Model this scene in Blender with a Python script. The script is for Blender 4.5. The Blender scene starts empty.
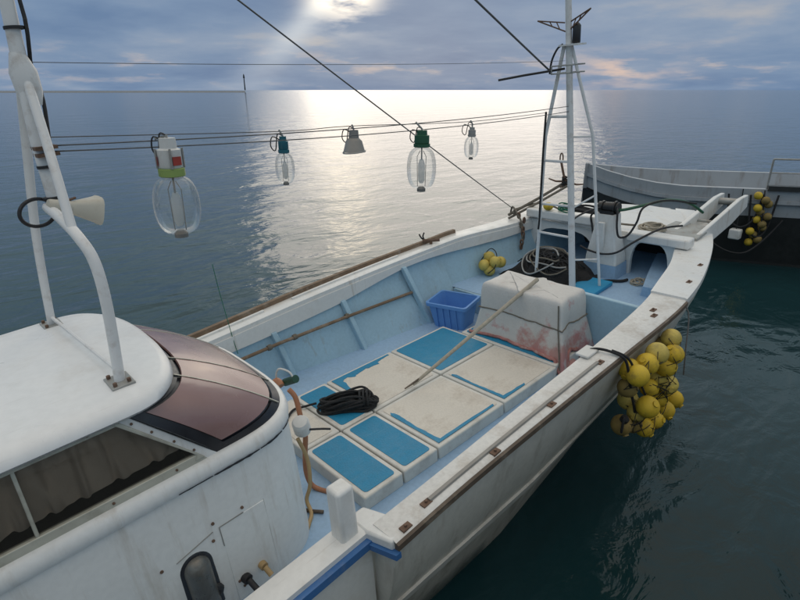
import bpy, bmesh, math, random
from mathutils import Vector, Matrix, noise as mnoise
R = math.radians
random.seed(7)
scene = bpy.context.scene
COL = scene.collection

# ------------------------------------------------------------------ camera, sky, sun, exposure
WATER_DROP = 0.78                      # hatch level of the boat above the water at its origin
BM = Matrix(((0.99924, 0.01029, -0.03749, 0), (-0.01325, 0.99674, -0.07959, 0), (0.03655, 0.08002, 0.99612, WATER_DROP), (0, 0, 0, 1)))   # the moored boat's trim and heel
cd = bpy.data.cameras.new('camera'); cam = bpy.data.objects.new('camera', cd); COL.objects.link(cam)
cam.location = (2.8312, -1.7231, 2.4786 + WATER_DROP)
cam.rotation_euler = (R(90 - 21.534), 0, R(46.2))
cd.sensor_width = 36; cd.lens = 532.2 / 800 * 36; cd.clip_start = 0.05; cd.clip_end = 60000
scene.camera = cam

SUN_DIR = Vector((-0.675, 0.713, 0.235)).normalized()
SUN_EL = math.asin(SUN_DIR.z); SUN_AZ = math.atan2(SUN_DIR.x, SUN_DIR.y)

world = bpy.data.worlds.new('World'); scene.world = world; world.use_nodes = True
def nd(nt, typ, **kw):
    n = nt.nodes.new(typ)
    for k, v in kw.items():
        if k.startswith('i_'):
            key = k[2:]
            key = int(key) if key.isdigit() else key.replace('_', ' ')
            n.inputs[key].default_value = v
        else: setattr(n, k, v)
    return n
def math_n(nt, op, a, b=None, c=None, clamp=False):
    n = nt.nodes.new('ShaderNodeMath'); n.operation = op; n.use_clamp = clamp
    for i, v in enumerate((a, b, c)):
        if v is None: continue
        if isinstance(v, (int, float)): n.inputs[i].default_value = v
        else: nt.links.new(v, n.inputs[i])
    return n.outputs[0]
def vmath(nt, op, a, b=None):
    n = nt.nodes.new('ShaderNodeVectorMath'); n.operation = op
    for i, v in enumerate((a, b)):
        if v is None: continue
        if isinstance(v, (tuple, list, Vector)): n.inputs[i].default_value = tuple(v)
        else: nt.links.new(v, n.inputs[i])
    return n.outputs['Value' if op in ('DOT_PRODUCT', 'LENGTH') else 'Vector']
def ramp(nt, fac, stops, interp='LINEAR'):
    n = nt.nodes.new('ShaderNodeValToRGB'); n.color_ramp.interpolation = interp
    el = n.color_ramp.elements
    while len(el) < len(stops): el.new(0.5)
    for e, (p, c) in zip(el, stops):
        e.position = p; e.color = (*c, 1) if len(c) == 3 else c
    nt.links.new(fac, n.inputs[0]); return n.outputs[0]
def mixc(nt, fac, a, b, blend='MIX'):
    n = nt.nodes.new('ShaderNodeMix'); n.data_type = 'RGBA'; n.blend_type = blend
    for s, v in ((n.inputs[0], fac), (n.inputs[6], a), (n.inputs[7], b)):
        if isinstance(v, (int, float)): s.default_value = v
        elif isinstance(v, (tuple, list)): s.default_value = (*v, 1) if len(v) == 3 else v
        else: nt.links.new(v, s)
    return n.outputs[2]

wt = world.node_tree; wt.nodes.clear()
SKY_STRENGTH = 0.10
sky = nd(wt, 'ShaderNodeTexSky', sky_type='NISHITA', sun_disc=False, sun_elevation=SUN_EL, sun_rotation=SUN_AZ, air_density=1.0, dust_density=2.0)
tc = nd(wt, 'ShaderNodeTexCoord'); dvec = vmath(wt, 'NORMALIZE', tc.outputs['Generated'])
sep = nd(wt, 'ShaderNodeSeparateXYZ'); wt.links.new(dvec, sep.inputs[0])
dz = math_n(wt, 'MAXIMUM', sep.outputs[2], 0.0)
den = math_n(wt, 'ADD', dz, 0.16)
cmb = nd(wt, 'ShaderNodeCombineXYZ')
wt.links.new(math_n(wt, 'DIVIDE', sep.outputs[0], den), cmb.inputs[0]); wt.links.new(math_n(wt, 'DIVIDE', sep.outputs[1], den), cmb.inputs[1])
wt.links.new(math_n(wt, 'MULTIPLY', dz, 5.0), cmb.inputs[2])
n1 = nd(wt, 'ShaderNodeTexNoise', i_Scale=0.75, i_Detail=6.0, i_Roughness=0.52, i_Distortion=0.3); wt.links.new(cmb.outputs[0], n1.inputs['Vector'])
n2 = nd(wt, 'ShaderNodeTexNoise', i_Scale=2.3, i_Detail=5.0, i_Roughness=0.55); wt.links.new(cmb.outputs[0], n2.inputs['Vector'])
cl = ramp(wt, math_n(wt, 'ADD', math_n(wt, 'MULTIPLY', n1.outputs[0], .72), math_n(wt, 'MULTIPLY', n2.outputs[0], .28)), [(0.36, (0.130, 0.215, 0.365)), (0.49, (0.18, 0.27, 0.415)), (0.60, (0.245, 0.325, 0.45)), (0.72, (0.42, 0.43, 0.46))])
# bank of lighter warm cloud tops low over the sea
lowm = math_n(wt, 'SUBTRACT', 1.0, math_n(wt, 'MULTIPLY', math_n(wt, 'ABSOLUTE', math_n(wt, 'SUBTRACT', dz, 0.035)), 26.0), clamp=True)
PEACH = Vector((-0.425, 0.904, 0.040)).normalized()
pch = math_n(wt, 'POWER', math_n(wt, 'MAXIMUM', vmath(wt, 'DOT_PRODUCT', dvec, PEACH), 0.0), 500.0)
warm = math_n(wt, 'MULTIPLY', lowm, ramp(wt, n2.outputs[0], [(0.55, (0, 0, 0)), (0.70, (1, 1, 1))]))
cl = mixc(wt, math_n(wt, 'MULTIPLY', warm, 0.6), cl, (0.60, 0.50, 0.45))
pch = math_n(wt, 'MULTIPLY', math_n(wt, 'MULTIPLY', pch, ramp(wt, n2.outputs[0], [(0.40, (0, 0, 0)), (0.58, (1, 1, 1))])), math_n(wt, 'SUBTRACT', 1.0, math_n(wt, 'MULTIPLY', math_n(wt, 'ABSOLUTE', math_n(wt, 'SUBTRACT', dz, 0.030)), 26.0), clamp=True))
cl = mixc(wt, math_n(wt, 'MULTIPLY', pch, 0.9), cl, (0.70, 0.53, 0.45))
# overhead the cloud layer is thinner and brighter
midz = nd(wt, 'ShaderNodeMapRange', interpolation_type='SMOOTHSTEP', i_1=0.17, i_2=0.40, i_3=0.0, i_4=0.85); wt.links.new(dz, midz.inputs[0])
cl = mixc(wt, midz.outputs[0], cl, (0.43, 0.59, 0.68))
zen = nd(wt, 'ShaderNodeMapRange', interpolation_type='SMOOTHSTEP', i_1=0.42, i_2=0.92, i_3=0.0, i_4=1.0); wt.links.new(dz, zen.inputs[0])
cl = mixc(wt, zen.outputs[0], cl, (1.02, 0.93, 0.83))
# sun behind the cloud: broad glow, brighter through the breaks
cs = math_n(wt, 'MAXIMUM', vmath(wt, 'DOT_PRODUCT', dvec, SUN_DIR), 0.0)
glow = math_n(wt, 'POWER', cs, 26.0); glow2 = math_n(wt, 'POWER', cs, 9.0)
brk = math_n(wt, 'ADD', math_n(wt, 'MULTIPLY', n2.outputs[0], 1.0), 0.45)
BREAK_DIR = Vector((-0.768, 0.610, 0.172)).normalized()
cb = math_n(wt, 'MAXIMUM', vmath(wt, 'DOT_PRODUCT', dvec, BREAK_DIR), 0.0)
gap = math_n(wt, 'MULTIPLY', math_n(wt, 'POWER', cb, 900.0), ramp(wt, n2.outputs[0], [(0.40, (0, 0, 0)), (0.56, (1, 1, 1))]))
upm = math_n(wt, 'MULTIPLY', math_n(wt, 'SUBTRACT', dz, 0.19), 7.0, clamp=True)     # the glow sits above the low cloud deck
addg = mixc(wt, 1.0, (0, 0, 0), (0, 0, 0))
def scaled(col, fac):
    n = nt_ = wt.nodes.new('ShaderNodeVectorMath'); n.operation = 'SCALE'; n.inputs[0].default_value = col; wt.links.new(fac, n.inputs['Scale']); return n.outputs[0]
g1 = scaled((0.85, 0.75, 0.60), math_n(wt, 'MULTIPLY', math_n(wt, 'MULTIPLY', glow, brk), upm))
g2 = scaled((0.24, 0.25, 0.25), math_n(wt, 'MULTIPLY', glow2, upm))
g3 = scaled((3.2, 2.6, 1.7), gap)
cl = vmath(wt, 'ADD', cl, g1); cl = vmath(wt, 'ADD', cl, g2); cl = vmath(wt, 'ADD', cl, g3)
# one pale shaft of light falling from the break towards the sea
side = SUN_DIR.cross(Vector((0, 0, 1))).normalized()
bx_ = math_n(wt, 'DIVIDE', vmath(wt, 'DOT_PRODUCT', vmath(wt, 'SUBTRACT', dvec, BREAK_DIR), side), 1.0)
bz_ = math_n(wt, 'SUBTRACT', BREAK_DIR.z, dz)
off = math_n(wt, 'ADD', bx_, math_n(wt, 'MULTIPLY', bz_, 0.95))
wid = math_n(wt, 'ADD', math_n(wt, 'MULTIPLY', math_n(wt, 'MAXIMUM', bz_, 0.0), 0.16), 0.015)
shaft = math_n(wt, 'POWER', 2.718, math_n(wt, 'MULTIPLY', math_n(wt, 'POWER', math_n(wt, 'ABSOLUTE', math_n(wt, 'DIVIDE', off, wid)), 2.0), -1.0))
shaft = math_n(wt, 'MULTIPLY', shaft, math_n(wt, 'MULTIPLY', math_n(wt, 'ADD', bz_, 0.02), 30.0, clamp=True))
shaft = math_n(wt, 'MULTIPLY', shaft, math_n(wt, 'SUBTRACT', 1.0, math_n(wt, 'MULTIPLY', bz_, 5.0), clamp=True))
cl = vmath(wt, 'ADD', cl, scaled((0.46, 0.42, 0.32), shaft))
sc_ = nd(wt, 'ShaderNodeVectorMath', operation='SCALE'); wt.links.new(cl, sc_.inputs[0]); sc_.inputs['Scale'].default_value = 1.0 / SKY_STRENGTH
skyc = mixc(wt, 0.985, sky.outputs[0], sc_.outputs[0])
bg = nd(wt, 'ShaderNodeBackground', i_Strength=SKY_STRENGTH); wt.links.new(skyc, bg.inputs[0])
wo = nd(wt, 'ShaderNodeOutputWorld'); wt.links.new(bg.outputs[0], wo.inputs[0])

sl = bpy.data.lights.new('sun', 'SUN'); sun = bpy.data.objects.new('sun', sl); COL.objects.link(sun)
sl.energy = 0.36; sl.angle = R(35); sl.color = (1.0, 0.86, 0.68)
sun.rotation_euler = (-SUN_DIR).to_track_quat('-Z', 'Y').to_euler(); sun.location = (-20, 20, 12)

scene.view_settings.view_transform = 'Standard'; scene.view_settings.look = 'None'
scene.view_settings.exposure = 0.0; scene.view_settings.gamma = 1.0; scene.view_settings.use_curve_mapping = False
scene.render.engine = 'CYCLES'
scene.cycles.max_bounces = 8; scene.cycles.transparent_max_bounces = 12; scene.cycles.caustics_reflective = False; scene.cycles.caustics_refractive = False
try: scene.cycles.use_denoising = True
except Exception: pass

# ------------------------------------------------------------------ materials
MATS = {}
def mat(name, col, rough=0.5, var=0.12, vscale=3.0, bump=0.0, bscale=40.0, stain=None, stain_amt=0.0, stain_scale=2.0, metal=0.0, spec=0.5, streak=None, coat=0.0, fine=0.0, runs=None, scratch=None):
    m = bpy.data.materials.new(name); m.use_nodes = True; nt = m.node_tree; b = nt.nodes['Principled BSDF']
    t = nd(nt, 'ShaderNodeTexCoord'); co = t.outputs['Object']
    n = nd(nt, 'ShaderNodeTexNoise', i_Scale=vscale, i_Detail=6.0, i_Roughness=0.6); nt.links.new(co, n.inputs['Vector'])
    c = ramp(nt, n.outputs[0], [(0.28, tuple(x * (1 - var) for x in col)), (0.72, tuple(min(1, x * (1 + var * .6)) for x in col))])
    if fine:
        nf = nd(nt, 'ShaderNodeTexNoise', i_Scale=vscale * 22, i_Detail=3.0); nt.links.new(co, nf.inputs['Vector'])
        c = mixc(nt, 1.0, c, ramp(nt, nf.outputs[0], [(0.3, (1 - fine,) * 3), (0.62, (1, 1, 1))]), 'MULTIPLY')
    if stain:
        mp = nd(nt, 'ShaderNodeMapping'); nt.links.new(co, mp.inputs[0])
        if streak: mp.inputs['Scale'].default_value = streak
        ns = nd(nt, 'ShaderNodeTexNoise', i_Scale=stain_scale, i_Detail=8.0, i_Roughness=0.68); nt.links.new(mp.outputs[0], ns.inputs['Vector'])
        f = ramp(nt, ns.outputs[0], [(0.52, (0, 0, 0)), (0.72, (1, 1, 1))])
        c = mixc(nt, math_n(nt, 'MULTIPLY', f, stain_amt), c, stain)
    if runs:
        mp = nd(nt, 'ShaderNodeMapping'); nt.links.new(co, mp.inputs[0]); mp.inputs['Scale'].default_value = (16, 16, .9)
        ns = nd(nt, 'ShaderNodeTexNoise', i_Scale=1.0, i_Detail=5.0, i_Roughness=0.6); nt.links.new(mp.outputs[0], ns.inputs['Vector'])
        nm = nd(nt, 'ShaderNodeTexNoise', i_Scale=1.7, i_Detail=3.0); nt.links.new(co, nm.inputs['Vector'])
        f = math_n(nt, 'MULTIPLY', ramp(nt, ns.outputs[0], [(0.58, (0, 0, 0)), (0.70, (1, 1, 1))]), ramp(nt, nm.outputs[0], [(0.46, (0, 0, 0)), (0.64, (1, 1, 1))]))
        c = mixc(nt, math_n(nt, 'MULTIPLY', f, runs[1]), c, runs[0])
    if scratch:
        for ang in (25, -50):
            mp = nd(nt, 'ShaderNodeMapping'); nt.links.new(co, mp.inputs[0]); mp.inputs['Rotation'].default_value = (0, 0, R(ang)); mp.inputs['Scale'].default_value = (60, 3, 3)
            ns = nd(nt, 'ShaderNodeTexNoise', i_Scale=1.0, i_Detail=4.0, i_Roughness=0.7); nt.links.new(mp.outputs[0], ns.inputs['Vector'])
            c = mixc(nt, math_n(nt, 'MULTIPLY', ramp(nt, ns.outputs[0], [(0.63, (0, 0, 0)), (0.70, (1, 1, 1))]), scratch[1]), c, scratch[0])
    nt.links.new(c, b.inputs['Base Color'])
    nr = nd(nt, 'ShaderNodeTexNoise', i_Scale=vscale * 4, i_Detail=4.0); nt.links.new(co, nr.inputs['Vector'])
    rr = nd(nt, 'ShaderNodeMapRange', i_1=0.3, i_2=0.7, i_3=max(0, rough - .1), i_4=min(1, rough + .12)); nt.links.new(nr.outputs[0], rr.inputs[0]); nt.links.new(rr.outputs[0], b.inputs['Roughness'])
    b.inputs['Metallic'].default_value = metal; b.inputs['Specular IOR Level'].default_value = spec
    if coat: b.inputs['Coat Weight'].default_value = coat; b.inputs['Coat Roughness'].default_value = 0.08
    if bump:
        nb = nd(nt, 'ShaderNodeTexNoise', i_Scale=bscale, i_Detail=5.0); nt.links.new(co, nb.inputs['Vector'])
        bp = nd(nt, 'ShaderNodeBump', i_Strength=bump, i_Distance=0.01); nt.links.new(nb.outputs[0], bp.inputs['Height']); nt.links.new(bp.outputs[0], b.inputs['Normal'])
    MATS[name] = m; return m
mat('white_gelcoat', (0.72, 0.72, 0.70), 0.38, .07, 1.5, .05, 12, (0.42, 0.36, 0.28), .38, 3.0, fine=.05, runs=((.34, .26, .18), .5), scratch=((.45, .43, .40), .25))
mat('roof_white', (0.74, 0.745, 0.74), 0.34, .06, 1.0, .06, 9, (0.46, 0.41, 0.34), .30, 3.5, fine=.05, scratch=((.56, .55, .53), .35))
mat('cabin_white', (0.72, 0.72, 0.70), 0.4, .07, 1.3, .06, 10, (0.36, 0.29, 0.21), .4, 2.4, streak=(4, 4, .5), fine=.06, runs=((.30, .20, .12), .55))
mat('cap_white', (0.68, 0.67, 0.64), 0.5, .10, 2.0, .15, 30, (0.30, 0.23, 0.16), .55, 4.5, fine=.12)
mat('hull_white', (0.57, 0.55, 0.50), 0.4, .10, 1.2, .06, 14, (0.17, 0.14, 0.10), .55, 2.0, streak=(2.5, 2.5, .5), fine=.08, runs=((.26, .19, .12), .3))
mat('hull_band', (0.66, 0.64, 0.60), 0.45, .10, 2, .06, 14, (0.22, 0.18, 0.13), .5, 3.0)
mat('antifoul', (0.05, 0.06, 0.06), 0.7, .25, 3, .2, 20)
mat('deck_blue', (0.31, 0.47, 0.66), 0.5, .07, 1.6, .12, 45, (0.20, 0.25, 0.30), .35, 2.6, fine=.10)
mat('bulwark_blue', (0.35, 0.52, 0.63), 0.5, .07, 1.6, .08, 25, (0.22, 0.25, 0.24), .35, 2.4, streak=(1, 1, .4), fine=.08, runs=((.26, .22, .16), .5))
mat('stripe_blue', (0.045, 0.14, 0.34), 0.4, .12, 3, stain=(.3, .3, .3), stain_amt=.3, stain_scale=8)
mat('hatch_cream', (0.65, 0.61, 0.54), 0.6, .07, 3.0, .2, 60, (0.33, 0.27, 0.21), .50, 3.2, fine=.10, scratch=((.42, .36, .29), .5))
mat('hatch_edge', (0.62, 0.61, 0.57), 0.5, .08, 3.0, .1, 30, (0.28, 0.24, 0.2), .45, 5)
mat('mat_blue', (0.012, 0.225, 0.41), 0.55, .12, 3.5, .25, 90, (0.06, 0.22, 0.32), .55, 3.0, fine=.15, scratch=((.16, .33, .42), .45))
mat('mat_cyan', (0.02, 0.26, 0.48), 0.5, .12, 3.5, .2, 90)
mat('wood_brown', (0.20, 0.135, 0.085), 0.75, .3, 8, .4, 60, (0.34, 0.30, 0.25), .6, 7, fine=.2)
mat('rubber_brown', (0.10, 0.075, 0.055), 0.7, .3, 6, .3, 40, (0.26, 0.22, 0.17), .6, 8)
mat('tube_white', (0.70, 0.70, 0.69), 0.4, .06, 4, .06, 30, (0.28, 0.20, 0.13), .5, 9)
mat('galvanised', (0.36, 0.36, 0.34), 0.5, .2, 8, .2, 50, (0.20, 0.13, 0.08), .6, 9, metal=.5)
mat('vent_metal', (0.17, 0.165, 0.15), 0.35, .3, 8, .2, 50, (0.05, 0.045, 0.04), .7, 9, metal=.6)
mat('rusty', (0.15, 0.09, 0.06), 0.8, .3, 20, .4, 80)
mat('black_rubber', (0.018, 0.018, 0.02), 0.6, .3, 10, .2, 60)
mat('black_rope', (0.016, 0.017, 0.019), 0.8, .4, 30, .6, 160)
mat('grey_rope', (0.17, 0.15, 0.12), 0.85, .35, 30, .6, 160)
mat('beige_rope', (0.40, 0.36, 0.29), 0.85, .2, 30, .6, 200)
mat('green_rope', (0.02, 0.16, 0.09), 0.8, .3, 30, .5, 160)
mat('wire_grey', (0.10, 0.10, 0.10), 0.5, .2, 20)
mat('wire_pale', (0.30, 0.30, 0.29), 0.5, .2, 20)
mat('float_faded', (0.58, 0.45, 0.10), 0.6, .25, 11, .15, 50, (0.16, 0.12, 0.05), .7, 6.0, fine=.15)
mat('float_yellow', (0.62, 0.43, 0.03), 0.66, .20, 9, .12, 50, (0.12, 0.085, 0.03), .75, 7.0, fine=.1)
mat('float_dirty', (0.24, 0.17, 0.05), 0.7, .35, 9, .2, 50, (0.07, 0.055, 0.03), .8, 6)
mat('hem_red', (0.42, 0.19, 0.17), 0.8, .4, 14, .4, 60, (.55, .5, .45), .7, 9)
mat('crate_blue', (0.12, 0.29, 0.64), 0.45, .08, 4, .05, 30, fine=.06)
mat('hose_orange', (0.40, 0.17, 0.085), 0.55, .2, 8, .1, 40, (0.2, .12, .08), .5, 8)
mat('hose_tan', (0.42, 0.29, 0.14), 0.55, .2, 8, .1, 40)
mat('handle_green', (0.012, 0.06, 0.035), 0.5, .2, 10)
mat('plastic_white', (0.62, 0.62, 0.60), 0.5, .1, 8, .1, 50, (.3, .26, .2), .4, 9)
mat('speaker_ivory', (0.55, 0.52, 0.44), 0.55, .08, 5, .05, 30, (.3, .24, .17), .5, 9)
mat('curtain_brown', (0.68, 0.60, 0.52), 0.9, .15, 6, .2, 90)
mat('frame_alu', (0.46, 0.45, 0.38), 0.45, .1, 6, .05, 30, (.2, .17, .13), .5, 10, metal=.2)
mat('dark_gasket', (0.014, 0.015, 0.02), 0.35, .2, 5)
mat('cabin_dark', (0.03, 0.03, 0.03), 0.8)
mat('socket_green', (0.26, 0.36, 0.10), 0.45, .15, 8)
mat('socket_dark_green', (0.02, 0.10, 0.05), 0.4, .2, 8)
mat('socket_teal', (0.015, 0.12, 0.16), 0.4, .2, 8)
mat('socket_red', (0.34, 0.045, 0.03), 0.5, .3, 12)
mat('shade_grey', (0.26, 0.25, 0.23), 0.5, .15, 8, .1, 30, metal=.3)
mat('black_box', (0.012, 0.012, 0.013), 0.4, .2, 8)
mat('net_black', (0.013, 0.013, 0.014), 0.95, .4, 20, .8, 70)
mat('other_hull', (0.38, 0.40, 0.42), 0.45, .12, 1, .08, 12, (.17, .12, .08), .6, 2.5, streak=(2, 2, .5))
mat('other_dark', (0.02, 0.022, 0.022), 0.5, .2, 3)
mat('concrete', (0.26, 0.26, 0.25), 0.85, .15, .3)

def glass_mat(name, tint, rough=0.02, alpha_like=0.0):
    m = bpy.data.materials.new(name); m.use_nodes = True; nt = m.node_tree; b = nt.nodes['Principled BSDF']
    b.inputs['Base Color'].default_value = (*tint, 1); b.inputs['Roughness'].default_value = rough; b.inputs['IOR'].default_value = 1.45
    b.inputs['Transmission Weight'].default_value = 1.0
    MATS[name] = m
def thin_glass(name, tint, refl=0.08, rough=0.03, fres=0.8, haze=0.0):
    # a thin pane or bulb shell: clear body with a Fresnel reflection
    m = bpy.data.materials.new(name); m.use_nodes = True; nt = m.node_tree; nt.nodes.clear()
    tr = nd(nt, 'ShaderNodeBsdfTransparent'); tr.inputs[0].default_value = (*tint, 1)
    gl = nd(nt, 'ShaderNodeBsdfGlossy'); gl.inputs['Roughness'].default_value = rough
    lw = nd(nt, 'ShaderNodeLayerWeight', i_Blend=0.25)
    f = math_n(nt, 'ADD', math_n(nt, 'MULTIPLY', lw.outputs['Fresnel'], fres), refl, clamp=True)
    mx = nd(nt, 'ShaderNodeMixShader'); nt.links.new(f, mx.inputs[0]); nt.links.new(tr.outputs[0], mx.inputs[1]); nt.links.new(gl.outputs[0], mx.inputs[2])
    out = mx.outputs[0]
    if haze:
        tl = nd(nt, 'ShaderNodeBsdfDiffuse'); tl.inputs[0].default_value = (.85, .87, .86, 1)
        tcx = nd(nt, 'ShaderNodeTexCoord'); nz = nd(nt, 'ShaderNodeTexNoise', i_Scale=14.0, i_Detail=4.0); nt.links.new(tcx.outputs['Object'], nz.inputs['Vector'])
        m2 = nd(nt, 'ShaderNodeMixShader'); nt.links.new(math_n(nt, 'MULTIPLY', nz.outputs[0], haze * 2), m2.inputs[0]); nt.links.new(out, m2.inputs[1]); nt.links.new(tl.outputs[0], m2.inputs[2]); out = m2.outputs[0]
    o = nd(nt, 'ShaderNodeOutputMaterial'); nt.links.new(out, o.inputs[0]); MATS[name] = m
thin_glass('bulb_glass', (0.97, 0.98, 0.98), 0.03, .03, .42, .05)
thin_glass('side_glass', (0.80, 0.78, 0.75), 0.05)
def windshield_mat():
    m = mat('windshield_glass', (0.26, 0.155, 0.145), 0.22, .15, 1.2, 0, 1, (0.28, 0.19, 0.18), .5, 2.0, spec=.5, coat=.15)
windshield_mat()
def tarp_mat():
    m = mat('tarp_white', (0.60, 0.58, 0.55), 0.55, .08, 3, .35, 26, fine=.06)
    nt = m.node_tree; b = nt.nodes['Principled BSDF']; old = b.inputs['Base Color'].links[0].from_socket
    t = nd(nt, 'ShaderNodeTexCoord'); s = nd(nt, 'ShaderNodeSeparateXYZ'); nt.links.new(t.outputs['Object'], s.inputs[0])
    low = nd(nt, 'ShaderNodeMapRange', i_1=0.42, i_2=-0.05, i_3=0.0, i_4=1.0); nt.links.new(s.outputs[2], low.inputs[0])
    n = nd(nt, 'ShaderNodeTexNoise', i_Scale=5.5, i_Detail=8.0, i_Roughness=0.65); nt.links.new(t.outputs['Object'], n.inputs['Vector'])
    xr = nd(nt, 'ShaderNodeMapRange', i_1=-0.2, i_2=0.5, i_3=0.0, i_4=0.12); nt.links.new(s.outputs[0], xr.inputs[0])
    f = ramp(nt, math_n(nt, 'ADD', math_n(nt, 'ADD', n.outputs[0], math_n(nt, 'MULTIPLY', low.outputs[0], 0.21)), xr.outputs[0]), [(0.67, (0, 0, 0)), (0.82, (1, 1, 1))])
    c = mixc(nt, math_n(nt, 'MULTIPLY', f, 0.85), old, (0.48, 0.15, 0.14))
    n2_ = nd(nt, 'ShaderNodeTexNoise', i_Scale=3.0, i_Detail=6.0); nt.links.new(t.outputs['Object'], n2_.inputs['Vector'])
    c = mixc(nt, math_n(nt, 'MULTIPLY', ramp(nt, n2_.outputs[0], [(.5, (0, 0, 0)), (.7, (1, 1, 1))]), .4), c, (.34, .31, .26))
    nt.links.new(c, b.inputs['Base Color'])
tarp_mat()

def water_mat():
    m = bpy.data.materials.new('sea_water'); m.use_nodes = True; nt = m.node_tree; b = nt.nodes['Principled BSDF']
    b.inputs['Base Color'].default_value = (0.009, 0.034, 0.040, 1); b.inputs['Roughness'].default_value = 0.09; b.inputs['IOR'].default_value = 1.333
    g = nd(nt, 'ShaderNodeNewGeometry'); pos = g.outputs['Position']
    def wave(scale, stretch, rot, detail, dist):
        mp = nd(nt, 'ShaderNodeMapping'); nt.links.new(pos, mp.inputs[0]); mp.inputs['Rotation'].default_value = (0, 0, R(rot)); mp.inputs['Scale'].default_value = (1, stretch, 1)
        n = nd(nt, 'ShaderNodeTexNoise', i_Scale=scale, i_Detail=detail, i_Roughness=0.55, i_Distortion=dist); nt.links.new(mp.outputs[0], n.inputs['Vector']); return n.outputs[0]
    h = math_n(nt, 'MULTIPLY', wave(0.22, .45, -44, 3, .2), 0.50)
    h = math_n(nt, 'ADD', h, math_n(nt, 'MULTIPLY', wave(0.9, .55, -35, 3, .5), 0.28))
    h = math_n(nt, 'ADD', h, math_n(nt, 'MULTIPLY', wave(3.2, .6, -52, 4, .6), 0.065))
    # wind patches: the fine ripples come and go
    pat = ramp(nt, wave(0.05, .4, -44, 3, .4), [(0.38, (.35,) * 3), (0.62, (1, 1, 1))])
    h = math_n(nt, 'ADD', h, math_n(nt, 'MULTIPLY', math_n(nt, 'MULTIPLY', wave(10.0, .7, -46, 3, .4), 0.013), pat))
    bp = nd(nt, 'ShaderNodeBump', i_Strength=0.36, i_Distance=1.0); nt.links.new(h, bp.inputs['Height']); nt.links.new(bp.outputs[0], b.inputs['Normal'])
    MATS['sea_water'] = m
water_mat()

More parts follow.
